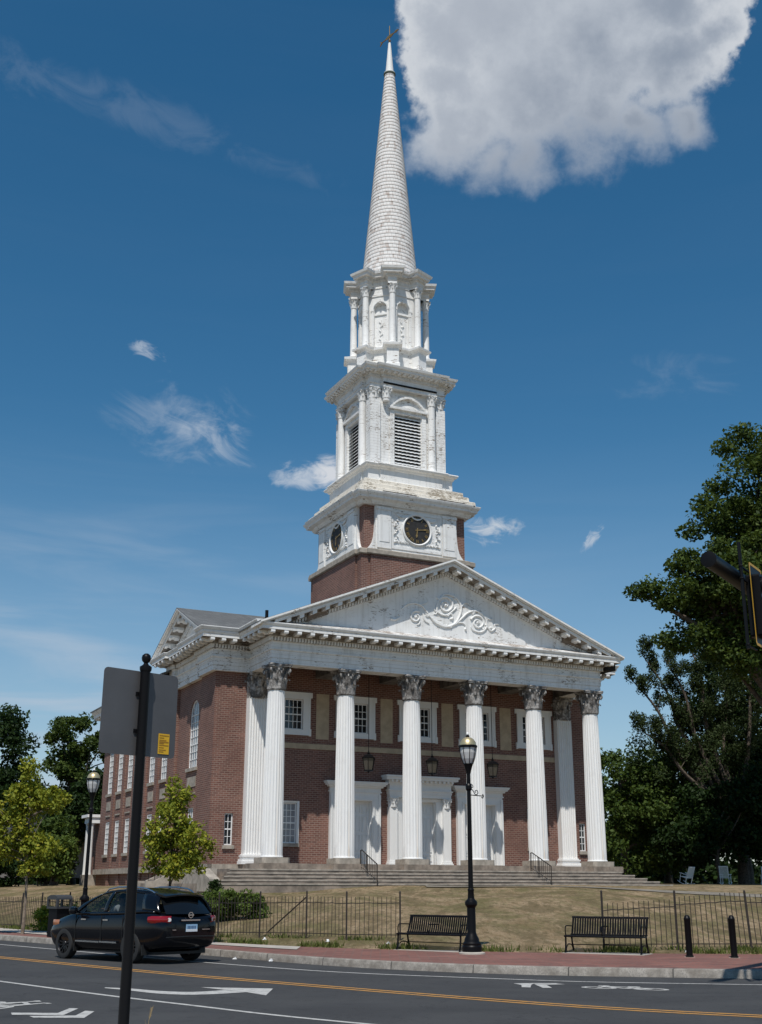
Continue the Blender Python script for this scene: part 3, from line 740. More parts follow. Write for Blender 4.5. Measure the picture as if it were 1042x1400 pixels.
def window(fr, c, w, z0, z1, cols, rows, glass, back=.12, casing=0, sill=None, ears=False, name='window', arched=False, case_out=.05):
    """sash in its opening: frame and muntins, pane, and where the photo shows them a casing and a stone sill"""
    mb = MB(); h = w / 2; b = -back; t = .055
    zs = z1 - h if arched else z1
    mb.box(c - h, c - h + t, b, b + .06, z0, zs, fr); mb.box(c + h - t, c + h, b, b + .06, z0, zs, fr)
    mb.box(c - h + t, c + h - t, b, b + .06, z0, z0 + t, fr)
    if not arched: mb.box(c - h + t, c + h - t, b, b + .06, z1 - t, z1, fr)
    else:
        K = 14; O = [(c + h * math.cos(a), zs + h * math.sin(a)) for a in np.linspace(0, PI, K)]; I = [(c + (h - t) * math.cos(a), zs + (h - t) * math.sin(a)) for a in np.linspace(0, PI, K)]
        for q in range(K - 1): mb.prism([fr(O[q][0], b, O[q][1]), fr(O[q + 1][0], b, O[q + 1][1]), fr(I[q + 1][0], b, I[q + 1][1]), fr(I[q][0], b, I[q][1])], fr.N * .06)
    for k in range(1, cols):
        x = c - h + t + (w - 2 * t) * k / cols
        ztop = zs + math.sqrt(max(0, (h - t) ** 2 - (x - c) ** 2)) if arched else z1 - t
        mb.box(x - .014, x + .014, b + .012, b + .045, z0 + t, ztop, fr)
    zt = (z0 + zs) / 2 if not arched else z0 + (z1 - z0) * .48
    for k in range(1, rows):
        z = z0 + t + (zs - z0 - (2 * t if not arched else t)) * k / rows; m = .03 if k == rows // 2 else .014
        mb.box(c - h + t, c + h - t, b + .016, b + .050, z - m, z + m, fr)
    if arched: mb.box(c - h + t, c + h - t, b + .016, b + .050, zs - .02, zs + .02, fr)
    if casing:
        o = case_out
        mb.box(c - h - casing, c - h, 0.001, o, z0 - casing * .75, z1 + casing * .95, fr); mb.box(c + h, c + h + casing, 0.001, o, z0 - casing * .75, z1 + casing * .95, fr)
        mb.box(c - h, c + h, 0.001, o, z1, z1 + casing * .95, fr); mb.box(c - h, c + h, 0.001, o, z0 - casing * .75, z0, fr)
        e = casing
        mb.box(c - h - e - .02, c - h - e + .05, o, o + .04, z0 - e * .77, z1 + e * .97, fr); mb.box(c + h + e - .05, c + h + e + .02, o, o + .04, z0 - e * .77, z1 + e * .97, fr)
        mb.box(c - h - e + .05, c + h + e - .05, o, o + .04, z1 + e * .83, z1 + e * .97, fr); mb.box(c - h - e + .05, c + h + e - .05, o, o + .035, z0 - e * .77, z0 - e * .63, fr)
        if ears:
            for s_ in (-1, 1): mb.box(c + s_ * (h + e + .07) - .05, c + s_ * (h + e + .07) + .05, 0.001, o + .03, z1 + e * .25, z1 + e * .97, fr); mb.box(c + s_ * (h + e + .03) - .05, c + s_ * (h + e + .03) + .05, 0.001, o + .02, z0 - e * .85, z0 + e * .1, fr)
    o = mb.build(name, 'white', CH)
    g_ = MB()
    if arched: g_.add([fr(c + (h - .01) * math.cos(a), b + .02, zs + (h - .01) * math.sin(a)) for a in np.linspace(0, PI, 15)] + [fr(c - h + .01, b + .02, z0), fr(c + h - .01, b + .02, z0)], [tuple(range(17))])
    else: g_.add([fr(c - h + .01, b + .02, z0 + .01), fr(c + h - .01, b + .02, z0 + .01), fr(c + h - .01, b + .02, z1 - .01), fr(c - h + .01, b + .02, z1 - .01)], [(0, 1, 2, 3)])
    g_.build('pane', glass, o)
    if sill:
        s_ = MB(); s_.box(c - h - sill, c + h + sill, -.05, .10, z0 - .17, z0 - .003, fr); s_.build('sill', 'stone', o)
    return o
for c in UPW: window(FRONT, c, 1.44, 9.05, 10.55, 6, 4, 'glass', back=.10, casing=.36, ears=True, case_out=.08)
for c in (1.80, 16.20): window(FRONT, c, 1.0, 3.60, 5.50, 4, 6, 'blind', back=.10, casing=.09, sill=.14)
for c in (-1.15, 19.15): window(FRONT, c, .42, 3.46, 4.93, 2, 4, 'glass', back=.14, sill=.08)
for sg in (-1, 1):
    f = side_fr(sg, .16)
    window(f, 6.45, 1.5, 7.3, 10.72, 4, 7, 'blind', back=.12, sill=.12, name='arched_window', arched=True)
    window(f, 6.45, 1.0, 3.5, 5.35, 3, 4, 'blind', back=.12, sill=.10)
    for c in NAVW:
        window(f, c, 1.04, 7.12, 9.9, 3, 8, 'blind', back=.07, sill=.10)
        window(f, c, .92, 3.46, 5.40, 3, 6, 'blind', back=.07, sill=.08)

# --- doors
def doorway(c, half, top, big):
    fr = FRONT; mb = MB(); jw = .46
    if not big:
        for s_ in (-1, 1):
            mb.box(c + s_ * (half + jw / 2) - jw / 2, c + s_ * (half + jw / 2) + jw / 2, 0.001, .16, FLOOR, 6.10, fr)
            mb.box(c + s_ * (half + jw * .22) - .05, c + s_ * (half + jw * .22) + .05, .16, .20, FLOOR, top + .08, fr)
            mb.box(c + s_ * (half + jw - .06) - .06, c + s_ * (half + jw - .06) + .06, .16, .22, FLOOR, 6.0, fr)
        mb.box(c - half, c + half, 0.001, .16, top, 6.10, fr); mb.box(c - half - .15, c + half + .15, .16, .20, top + .02, top + .12, fr)
        w = half + jw
        for z0, z1, o in ((6.10, 6.16, .22), (6.16, 6.34, .18), (6.34, 6.42, .28), (6.42, 6.50, .38), (6.50, 6.57, .44), (6.57, 6.62, .47)):
            mb.box(c - w - o + .16, c + w + o - .16, 0.001, o, z0, z1, fr)
    else:
        for s_ in (-1, 1):
            a = c + s_ * (half + .18)
            mb.box(a - .18, a + .18, 0.001, .14, FLOOR, 6.0, fr)
            p = c + s_ * (half + .56)
            mb.box(p - .22, p + .22, 0.001, .30, FLOOR + .22, 5.45, fr); mb.box(p - .30, p + .30, 0.001, .38, FLOOR, FLOOR + .12, fr); mb.box(p - .26, p + .26, 0.001, .34, FLOOR + .12, FLOOR + .22, fr)
            capital_mb(mb, (p, WV - .16), 5.42, .50, .20, .27, n=10)
        mb.box(c - half, c + half, 0.001, .14, top, 6.0, fr); mb.box(c - half - .3, c + half + .3, .14, .18, top + .06, top + .13, fr)
        w = half + .86
        for z0, z1, o in ((5.93, 6.10, .33), (6.10, 6.25, .36), (6.25, 6.31, .41), (6.31, 6.58, .34), (6.58, 6.65, .40), (6.78, 6.90, .62), (6.90, 7.0, .68), (6.65, 6.78, .42)):
            mb.box(c - w - o + .40, c + w + o - .40, 0.001, o, z0, z1, fr)
        for k in range(15): a = c - w + .10 + (2 * w - .2) * k / 14; mb.box(a - .055, a + .055, .42, .58, 6.67, 6.775, fr)
    for s_ in (-1, 1): mb.box(c + s_ * (half - .012) - .012, c + s_ * (half - .012) + .012, -.27, .0, FLOOR, top, fr)
    mb.box(c - half + .024, c + half - .024, -.27, 0, top - .024, top - .001, fr)
    d = mb.build('doorway', 'white', CH)
    for s_ in (-1, 1):
        lf = MB(); a0, a1 = (c - half + .024, c - .006) if s_ < 0 else (c + .006, c + half - .024); b = -.20
        lf.box(a0, a1, b - .04, b, FLOOR + .02, top, fr)
        wd = a1 - a0; zz = [FLOOR + .18, FLOOR + .62, FLOOR + 1.55, FLOOR + 2.45, top - .12]
        for k in range(4):
            for q in range(2):
                x0 = a0 + .09 + q * (wd - .09) / 2; x1 = x0 + (wd - .27) / 2; z0, z1 = zz[k] + .06, zz[k + 1] - .06
                for (p0, p1, y0, y1) in ((x0, x1, z0, z0 + .035), (x0, x1, z1 - .035, z1), (x0, x0 + .035, z0 + .035, z1 - .035), (x1 - .035, x1, z0 + .035, z1 - .035)): lf.box(p0, p1, b, b + .034, y0, y1, fr)
                lf.box(x0 + .07, x1 - .07, b, b + .02, z0 + .07, z1 - .07, fr)
        leaf = lf.build('door_leaf', 'white', d)
        kb = MB(); x = (a1 - .07) if s_ < 0 else (a0 + .07); kb.box(x - .02, x + .02, b + .005, b + .06, FLOOR + 1.0, FLOOR + 1.18, fr); kb.build('handle', 'iron', leaf) if False else None
    return d
doorway(5.40, .92, 5.70, False); doorway(9.0, .98, 5.75, True); doorway(12.6, .92, 5.70, False)

# --- steps and stylobate
mb = MB()
mb.box(-.55, 18.55, -.55, WV, 1.2, FLOOR)
ST = [(2.345, -1.02, -2.30, 18.75), (2.19, -1.38, -2.55, 19.25), (2.035, -1.74, -2.80, 19.75), (1.88, -2.10, -3.05, 20.25), (1.725, -2.48, -3.7, 20.75)]
for i, (z, v, ul, ur) in enumerate(ST):
    mb.box(ul, ur, v, WV + .25 * i, 1.0, z - .03 if False else z)
mb.build('steps', 'step', CH)
mb = MB()
for (z, v, ul, ur) in ST: mb.box(ul - .012, ur + .012, v - .025, v + .05, z - .055, z + .006)
mb.build('step_nosing', 'stone', CH)
mb = MB(); mb.box(-3.32, -2.86, -.9, 2.75, 1.2, 2.36); mb.prism([(-3.75, y, z) for y, z in [(-2.6, 1.4), (-2.6, 1.9), (-1.2, 2.34), (-.9, 2.34), (-.9, 1.4)]], (.45, 0, 0))
mb.build('cheek_block', 'stone', CH)

# --- main entablature, all round portico and wings
PATH = [(-2.0, 10.4), (-2.0, 10.0), (-2.35, 10.0), (-2.35, 9.1), (-2.18, 9.1), (-2.18, 5.05), (-2.35, 5.05), (-2.35, 2.55), (-.45, 2.55), (-.45, -.45)]
PATH = PATH + [(18 - x, y) for x, y in PATH[::-1]]
arch = [(-.85, ARCH), (0, ARCH), (0, 11.91), (.03, 11.91), (.03, 12.16), (.06, 12.16), (.06, 12.24), (.12, 12.30), (.12, 12.34), (.02, 12.36), (.02, 12.66), (.07, 12.70), (.07, 12.90), (-.85, 12.90)]
corn = [(-.4, 12.90), (.20, 12.90), (.24, 12.94), (.24, 13.10), (.82, 13.10), (.82, 13.26), (.86, 13.28), (.90, 13.37), (.90, 13.40), (-.4, 13.66)]
mb = MB(); mb.sweep(arch, PATH); mb.build('entablature', 'boards', CH)
mb = MB(); mb.sweep([(.055, 12.71), (.075, 12.71), (.075, 12.905), (.055, 12.905)], PATH); mb.sweep([(.20, 13.082), (.80, 13.082), (.80, 13.097), (.20, 13.097)], PATH); mb.sweep([(.12, 12.905), (.245, 12.905), (.245, 13.08), (.12, 13.08)], PATH); mb.build('soffit', 'soffit', CH)  # backing strips under and behind the blocks: stain plus shade in the colour
mb = MB(); mb.sweep(corn, PATH); crn = mb.build('cornice', 'worn', CH)
mb = MB(); mb.along(PATH, .155, .088, [(.07, 12.72), (.19, 12.72), (.19, 12.895), (.07, 12.895)]); mb.build('dentils', 'worn', crn)['kind'] = 'stuff'
mb = MB(); mb.along(PATH, .66, .21, [(.22, 12.95), (.45, 12.92), (.62, 12.99), (.70, 12.93), (.79, 12.94), (.812, 13.0), (.80, 13.095), (.22, 13.095)], each=('modillion', 'white', crn))
# gutter moulding, on the wings and returns only (it climbs the gable on the front)
cyma = [(.86, 13.402), (.93, 13.45), (1.0, 13.56), (1.0, 13.60), (.3, 13.62), (.3, 13.402)]
for pth in ([(-2.35, 2.75), (-2.35, 2.55), (-.45, 2.55), (-.45, -.9)], [(18.45, -.9), (18.45, 2.55), (20.35, 2.55), (20.35, 2.75)]):
    mb = MB(); mb.sweep(cyma, pth); mb.build('gutter', 'worn', CH)
mb = MB(); mb.box(-.1, 18.1, .38, WV, 12.25, 12.4)
for i in range(6): mb.box(3.6 * i - .42, 3.6 * i + .42, .40, WV, ARCH + .02, 12.26)
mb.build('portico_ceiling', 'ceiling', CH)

# --- gables
def gable(T, fr, a0, am, a1, n_f, mtl, step, name_t='tympanum'):
    """T(a): height of the top edge; fr: frame of the frieze plane; layers follow the slope"""
    slope = (T(am) - T(a0)) / (am - a0)
    out = []
    layers = [(-.35, 1.0, 0, .09), (-.35, .93, .09, .15), (-.35, .80, .15, .175), (-.35, .84, .175, .33), (-.35, .24, .33, .50), (-.35, .07, .50, .70), (-.35, .04, .70, .78)]
    mb = MB(); base = n_f
    for (i0, o, h0, h1) in layers:
        for s_ in (-1, 1):
            e = a0 if s_ < 0 else a1
            st = e
            need = base + h1          # the layer dies where it meets the level cornice
            k = (T(am) - need) / slope if h0 > 0 else 1e3
            st = am + s_ * min(abs(e - am), k if h1 > .16 else 1e3)
            P = [fr(st, 0, T(st) - h1), fr(am, 0, T(am) - h1), fr(am, 0, T(am) - h0), fr(st, 0, T(st) - h0)]
            P = [p + fr.N * i0 for p in P]; mb.prism(P, fr.N * (o - i0))
    rk = mb.build('raking_cornice', mtl, CH)
    d = MB()
    bk = MB()
    for s_ in (-1, 1):
        for (o0, o1, h0, h1) in ((.045, .075, .50, .675), (.20, .79, .331, .346), (.20, .245, .345, .50)):
            k = min(abs((a0 if s_ < 0 else a1) - am), (T(am) - base - h1) / slope); e = am + s_ * k
            bk.prism([fr(e, o0, T(e) - h1), fr(am, o0, T(am) - h1), fr(am, o0, T(am) - h0), fr(e, o0, T(e) - h0)], fr.N * (o1 - o0))
    bk.build('soffit', 'soffit', rk)  # raking strips, stained and with under-cornice shade in the colour
    for s_ in (-1, 1):
        L = (T(am) - base - .70) / slope
        n = int(L / .155)
        for q in range(n):
            a = am + s_ * (q + .5) * .155; z = T(a)
            P = [(a - .044), (a + .044)]
            d.prism([fr(P[0], .05, T(P[0]) - .665), fr(P[1], .05, T(P[1]) - .665), fr(P[1], .05, T(P[1]) - .50), fr(P[0], .05, T(P[0]) - .50)], fr.N * .14)
        L = (T(am) - base - .47) / slope; n = int(L / step)
        for q in range(n):
            a = am + s_ * (q + .55) * step; b0, b1 = a - .11, a + .11
            mo = MB()
            for (x0, x1, hh) in ((.22, .50, .49), (.50, .66, .44), (.66, .80, .50)):
                mo.prism([fr(b0, x0, T(b0) - hh), fr(b1, x0, T(b1) - hh), fr(b1, x0, T(b1) - .332), fr(b0, x0, T(b0) - .332)], fr.N * (x1 - x0))
            mo.build('modillion', 'white', rk)
    d.build('dentils', mtl, rk)['kind'] = 'stuff'
    t = MB(); k = (T(am) - base - .6) / slope
    t.prism([fr(am - k, .02, base), fr(am + k, .02, base), fr(am, .02, T(am) - .6)], fr.N * -.3)
    ty = t.build(name_t, 'worn' if mtl != 'white' else 'white', CH)
    return rk, ty
TF = lambda u: 17.62 - .403 * abs(u - 9.0)
FG = Fr((0, -.45, 0), (1, 0, 0), (0, -1, 0))
gable(TF, FG, -1.42, 9.0, 19.42, 13.40, 'worn', .66)
TS = lambda v: 15.45 - .44 * abs(v - 6.5)
for sg in (-1, 1):
    gable(TS, Fr((9 + sg * 11.18, 0, 0), (0, 1, 0), (sg, 0, 0)), 1.75, 6.5, 11.25, 13.40, 'worn', .72)
mb = MB(); mb.prism([(-1.28, -1.33, 13.405), (19.28, -1.33, 13.405), (18.6, -.43, 13.74), (-.6, -.43, 13.74)], (0, 0, -.02)); mb.build('cornice_ledge', 'ledge', CH)
# bare patches where the raking dentils have fallen away
for s_, a0, a1 in ((-1, 1.2, 2.3), (1, 16.0, 18.0)):
    mb = MB()
    mb.prism([FG(a0, .10, TF(a0) - .345), FG(a1, .10, TF(a1) - .345), FG(a1, .10, max(13.6, TF(a1) - .72)), FG(a0, .10, TF(a0) - .72)], FG.N * .17)
    mb.build('bare_patch', 'bare', CH)
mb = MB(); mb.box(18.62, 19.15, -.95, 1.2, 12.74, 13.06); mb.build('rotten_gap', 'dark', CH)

# --- scrollwork in the tympanum
A2 = lambda x, y: (.010713 * x + 4.33 - .10, -.0095926 * y + 16.79 + .001055 * x)
rel = MB()
def scroll(px, r0=.055, r1=.03, n=8):
    P = spline([(*A2(*p), 0) for p in px], 4); P = [(p.x, -.50, p.y) for p in P]; m = len(P)
    rel.tube(P, [r0 + (r1 - r0) * i / (m - 1) for i in range(m)], n)
def spiral(cx, cy, r, turns, a0, dirn, w=.06):
    pts = []
    for i in range(int(turns * 10) + 1):
        q = i / (turns * 10); a = a0 + dirn * 2 * PI * turns * q; rr = r * (1 - q * .88)
        pts.append((cx + rr * math.cos(a), cy + rr * math.sin(a)))
    scroll(pts, w, w * .5)
spiral(440, 195, 48, 1.6, -2.2, 1, .062); spiral(280, 258, 34, 1.5, -1.0, -1, .055); spiral(617, 290, 42, 1.6, 3.6, 1, .06)
scroll([(365, 265), (385, 290), (440, 312), (490, 295), (520, 245), (525, 195), (495, 150), (440, 135), (405, 165), (392, 210), (400, 235), (440, 250), (480, 225), (500, 205)], .065, .04)
scroll([(205, 215), (235, 190), (280, 185), (320, 205), (350, 250), (375, 275), (420, 300), (470, 315)], .035, .055)
scroll([(300, 190), (330, 185), (345, 170), (335, 150)], .035, .015); scroll([(145, 268), (170, 272), (195, 258), (188, 242)], .06, .02)
scroll([(318, 240), (325, 275), (350, 292)], .04, .03); scroll([(450, 255), (470, 240), (480, 265), (462, 270)], .05, .03)
scroll([(490, 300), (530, 265), (565, 235), (610, 225), (650, 250), (668, 290), (660, 325), (630, 342), (590, 330), (580, 310)], .06, .04)
scroll([(520, 245), (530, 200), (550, 180), (575, 190), (570, 200)], .045, .02); scroll([(500, 292), (530, 290), (550, 305), (548, 325)], .05, .03)
scroll([(655, 250), (680, 270), (700, 268), (692, 258)], .04, .02); scroll([(662, 300), (690, 335), (715, 320), (712, 300), (738, 300)], .05, .025)
for (x, y, r) in ((440, 195, .10), (280, 258, .08), (617, 290, .09), (690, 318, .07), (475, 268, .08), (548, 325, .07)):
    a, z = A2(x, y); rel.add([(a + r * math.cos(t) * s_, -.46 - q, z + r * math.sin(t) * s_) for s_, q in ((1, 0), (.7, .09), (.1, .12)) for t in np.linspace(0, 2 * PI, 9)[:-1]], [(i * 8 + k, i * 8 + (k + 1) % 8, (i + 1) * 8 + (k + 1) % 8, (i + 1) * 8 + k) for i in range(2) for k in range(8)])
for i in range(26):     # leaf flicks along the stems
    x, y, a = random.choice([(385, 290), (405, 160), (520, 230), (500, 150), (350, 250), (600, 228), (660, 270), (655, 330), (250, 235), (300, 285), (590, 325), (440, 312), (395, 230)]) + (random.uniform(0, 6.28),)
    d = random.uniform(14, 24); scroll([(x, y), (x + d * .6 * math.cos(a), y + d * .6 * math.sin(a)), (x + d * math.cos(a + .5), y + d * math.sin(a + .5))], .05, .015)
rel.build('scroll_relief', 'white', CH, smooth=60)

# --- roofs
mb = MB()
mb.prism([(u, -1.44, TF(u) + .012) for u in (-1.43, 9.0, 19.43)] + [(u, -1.44, TF(u) - .02) for u in (19.43, 9.0, -1.43)], (0, 4.4, 0))
mb.prism([(u, 2.9, TF(u) - .02) for u in (-.4, 9.0, 18.4)] + [(9.0, 2.9, 12.6)], (0, 9.0, 0))
for sg in (-1, 1):
    x0, x1 = (-3.19, 7.0) if sg < 0 else (11.0, 21.19)
    mb.prism([(x0, v, TS(v) + .012) for v in (1.72, 6.5, 11.28)] + [(x0, v, TS(v) - .02) for v in (11.28, 6.5, 1.72)], (x1 - x0, 0, 0))
TN = lambda u: 17.3 - .40 * abs(u - 9.0)
mb.prism([(u, 9.5, TN(u)) for u in (-2.95, 9.0, 20.95)] + [(u, 9.5, TN(u) - .08) for u in (20.95, 9.0, -2.95)], (0, 16.8, 0))
mb.build('roof', 'roof', CH)
mb = MB(); mb.prism([(u, 26.0, TN(u) - .1) for u in (-1.9, 9, 19.9)], (0, .05, 0)); mb.tube([(0.55, 3.1, 13.4), (0.55, 3.1, 15.0)], .09); mb.build('vent_pipe', 'iron', CH)
for sg in (-1, 1):
    mb = MB(); pth = [(-1.98, 26.0), (-1.98, 10.4)] if sg < 0 else [(19.98, 10.4), (19.98, 26.0)]
    mb.sweep([(-.2, 11.15), (.02, 11.15), (.04, 11.45), (.08, 11.5), (.02, 11.52), (.02, 11.8), (.2, 11.9), (.25, 12.0), (.75, 12.02), (.78, 12.2), (.95, 12.42), (-.2, 12.6)], pth)
    mb.along(pth, .72, .27, [(.2, 11.9), (.68, 11.92), (.72, 12.015), (.2, 12.015)])
    mb.build('nave_cornice', 'worn', CH)
# columned porch on the far end of the nave
mb = MB(); mb.box(-2.55, -1.8, 25.7, 27.2, 5.45, 5.80); mb.box(-2.75, -1.8, 25.62, 27.35, 5.802, 5.98)
pch = mb.build('side_porch', 'white', CH)
mb = MB(); mb.box(-2.6, -1.8, 25.65, 27.25, 1.4, 2.3); mb.build('base', 'stone', pch)
mb = MB(); mb.box(-1.9, 6, 25.61, 28.8, 1.4, 5.45); mb.build('porch_wall', 'brick', pch)
for y in (25.92, 26.98): mb = MB(); mb.lathe([(.17, 2.3), (.15, 2.5), (.13, 5.3), (.18, 5.5)], (-2.36, y), 12); mb.build('porch_column', 'white', pch, smooth=40)

# --- the tower (axis u=9, v=6)
TC = (9.0, 6.0)
def sq(h, br=0.0, hb=0.0):
    """square path (outward on the right), each side breaking forward by br over +-hb"""
    P = []
    for k in range(4):
        c, s_ = [(0, -1), (1, 0), (0, 1), (-1, 0)][k]          # outward direction of this side
        tx, ty = -s_, c                                        # travel direction
        loc = [(-h, h)] if not br else [(-h, h), (-hb, h), (-hb, h + br), (hb, h + br), (hb, h)]
        for a, n in loc: P.append((TC[0] + tx * a + c * n, TC[1] + ty * a + s_ * n))
    return P
def tfr(k, n):     # frame of tower side k at distance n from the axis
    c, s_ = [(0, -1), (1, 0), (0, 1), (-1, 0)][k]
    return Fr((TC[0] + c * n, TC[1] + s_ * n, 0), (-s_, c, 0), (c, s_, 0))
mb = MB(); mb.sweep([(-1, 12.5), (0, 12.5), (0, 18.52), (-1, 18.52)], sq(3.42, .12, 2.9), True)
oc = [(-3.12, -3.12), (3.12, -3.12), (3.12, 3.12), (-3.12, 3.12)]
mb.prism([(TC[0] + x, TC[1] + y, 18.5) for x, y in oc], (0, 0, 3.1))
tb = mb.build('tower_base', 'brick', CH)
mb = MB(); mb.sweep([(-1, 18.52), (.04, 18.52), (.10, 18.56), (.10, 18.78), (0, 18.84), (-1, 18.84)], sq(3.45, .12, 3.05), True); mb.build('stone_band', 'stone', CH)
# clock stage
mb = MB()
for k in range(4):
    f = tfr(k, 3.30)
    prof = [(-3.02, 18.84), (-2.92, 18.95), (-2.80, 19.08), (-2.68, 19.28), (-2.60, 19.55), (-2.55, 19.9), (-2.52, 20.4), (-2.52, 21.4), (2.52, 21.4), (2.52, 20.4), (2.55, 19.9), (2.60, 19.55), (2.68, 19.28), (2.80, 19.08), (2.92, 18.95), (3.02, 18.84)]
    mb.prism([f(a, 0, z) for a, z in prof], f.N * -.55)
    for s_ in (-1, 1):
        a = s_ * 2.02
        mb.box(a - .42, a + .42, 0, .09, 19.0, 21.15, f); mb.box(a - .30, a + .30, .09, .115, 19.35, 20.85, f); mb.box(a - .46, a + .46, 0, .14, 21.15, 21.30, f)
    mb.box(-1.55, 1.55, 0, .05, 21.12, 21.25, f); mb.box(-1.55, 1.55, 0, .04, 19.05, 19.2, f)
    for s_ in (-1, 1): mb.box(s_ * 1.5 - .05, s_ * 1.5 + .05, 0, .04, 19.2, 21.12, f)
mb.build('clock_stage', 'worn', CH)
for k in range(4):        # carved swags and drops round the dials
    f = tfr(k, 3.30); mb = MB()
    for c0, c1 in ((-1.35, -.45), (-.45, .45), (.45, 1.35)):
        mb.tube([f(c0 + (c1 - c0) * q / 8, .05, 21.08 - .22 * math.sin(PI * q / 8)) for q in range(9)], [.02 + .035 * math.sin(PI * q / 8) for q in range(9)], 6)
    for s_ in (-1, 1):
        for q in range(9): mb.tube([f(s_ * (1.22 + .06 * (q % 2)), .02, 20.7 - q * .15), f(s_ * (1.16 + .14 * (q % 3)), .07, 20.62 - q * .15)], [.06, .03], 6)
        for q in range(7): mb.tube([f(s_ * (.55 + .1 * q), .02, 19.42 + .03 * (q % 2)), f(s_ * (.62 + .1 * q), .06, 19.50 + .04 * (q % 3))], [.05, .02], 6)
    mb.build('swag_relief', 'worn', CH)
NUM = ['XII', 'I', 'II', 'III', 'IV', 'V', 'VI', 'VII', 'VIII', 'IX', 'X', 'XI']
def clock(k):
    f = tfr(k, 3.30); cz = 20.27; R0 = .80
    rg = MB(); K = 40
    ring = [(R0 + .10, 0.0), (R0 + .11, .10), (R0 + .06, .13), (R0, .08), (R0 - .01, 0.0)]
    V = [f(r * math.sin(2 * PI * q / K), n, cz + r * math.cos(2 * PI * q / K)) for r, n in ring for q in range(K)]
    rg.add(V, [(i * K + q, i * K + (q + 1) % K, (i + 1) * K + (q + 1) % K, (i + 1) * K + q) for i in range(4) for q in range(K)])
    ck = rg.build('clock', 'white', CH, smooth=40)
    d = MB(); d.prism([f(R0 * math.sin(2 * PI * q / K), .03, cz + R0 * math.cos(2 * PI * q / K)) for q in range(K)], f.N * .02); d.build('dial', 'dial', ck)
    n = MB()
    def stroke(p, q, w, lift=.056):
        p = Vector(p); q = Vector(q); t = (q - p).normalized(); s_ = Vector((-t.y, t.x)) * w / 2
        n.prism([f(c.x, lift, cz + c.y) for c in (p + s_, q + s_, q - s_, p - s_)], f.N * .012)
    for h in range(12):
        a = -h * PI / 6; rot = lambda x, y: (x * math.cos(a) - y * math.sin(a), x * math.sin(a) + y * math.cos(a))
        w = {'I': .05, 'V': .10, 'X': .10}; tot = sum(w[ch] + .015 for ch in NUM[h]); x = -tot / 2
        for ch in NUM[h]:
            cx = x + w[ch] / 2; x += w[ch] + .015
            if ch == 'I': stroke(rot(cx, .55), rot(cx, .72), .028)
            elif ch == 'V': stroke(rot(cx - .04, .72), rot(cx, .55), .028); stroke(rot(cx + .04, .72), rot(cx, .55), .016, .058)
            else: stroke(rot(cx - .04, .72), rot(cx + .04, .55), .028); stroke(rot(cx + .04, .72), rot(cx - .04, .55), .016, .058)
    n.build('numerals', 'gold', ck)
    for nm, ang, L, w in (('hour_hand', 187, .44, .055), ('minute_hand', 82, .64, .04)):
        n = MB(); a = R(ang); dx, dy = math.sin(a), math.cos(a)
        stroke((-dx * .12, -dy * .12), (dx * L, dy * L), w, .08); stroke((dx * L * .62, dy * L * .62), (dx * L * .85, dy * L * .85), w * 2, .078)
        n.build(nm, 'gold', ck)
for k in range(4): clock(k)
mb = MB(); P1 = sq(3.30, .12, 2.75)
mb.sweep([(-1, 21.40), (.02, 21.40), (.10, 21.50), (.14, 21.60), (.38, 21.66), (.40, 21.76), (.50, 21.88), (.54, 21.98), (.52, 22.0), (-1, 22.08)], P1, True)
mb.build('clock_cornice', 'worn', CH)
mb = MB(); e = tfr(0, 3.42)
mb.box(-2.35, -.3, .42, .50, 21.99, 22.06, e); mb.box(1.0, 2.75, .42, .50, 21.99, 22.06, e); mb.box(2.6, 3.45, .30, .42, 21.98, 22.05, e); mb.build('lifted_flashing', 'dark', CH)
mb = MB()
for h, z0, z1 in ((3.62, 22.02, 22.34), (3.36, 22.34, 22.66), (3.12, 22.66, 22.98)): mb.sweep([(-2, z0), (0, z0), (-.02, z1 - .04), (-.08, z1), (-2, z1)], sq(h), True)
mb.build('stepped_plinth', 'cream', CH)
mb = MB(); mb.sweep([(-2, 22.9), (.06, 22.9), (.06, 23.05), (0, 23.1), (0, 23.72), (.06, 23.76), (.10, 23.84), (.22, 23.88), (.28, 23.98), (.26, 24.03), (-2, 24.10)], sq(2.66, .10, 1.95), True)
mb.build('belfry_pedestal', 'worn', CH)
# belfry
mb = MB(); BH = 2.28
for k in range(4):
    f = tfr(k, BH)
    wall(f, -BH, BH, 24.0, 29.0, [(-.86, .86, 24.36, 27.42)], depth=.3, mb=mb)
    for s_ in (-1, 1):
        a = s_ * 2.10; mb.box(a - .29, a + .29, 0, .13, 24.08, 28.12, f); mb.box(a - .33, a + .33, 0, .17, 24.05, 24.25, f)
        mb.box(s_ * 1.02 - .13, s_ * 1.02 + .13, 0, .10, 24.2, 27.6, f)
    mb.box(-.89, .89, 0, .08, 24.15, 24.34, f); mb.box(-.89, .89, 0.0, .09, 27.44, 27.72, f)
    # curved pediment over the louvre
    rad, cc = 1.62, 27.72 - 1.02
    A = np.linspace(-.86, .86, 17); half = 1.23
    arcp = [(half * t / .86, 27.74 + .80 * (math.cos(t) - math.cos(.86)) / (1 - math.cos(.86))) for t in A]
    inn = [(x * .90, 27.74 + (z - 27.74) * .82) for x, z in arcp]
    for q in range(16): mb.prism([f(*(arcp[q][0], 0, arcp[q][1])), f(arcp[q + 1][0], 0, arcp[q + 1][1]), f(inn[q + 1][0], 0, inn[q + 1][1]), f(inn[q][0], 0, inn[q][1])], f.N * .22)
    mb.box(-half, half, 0, .24, 27.66, 27.79, f); mb.prism([f(x * .9, 0.0, z) for x, z in arcp] , f.N * .05)
mb.build('belfry', 'boards', CH, recalc=False)
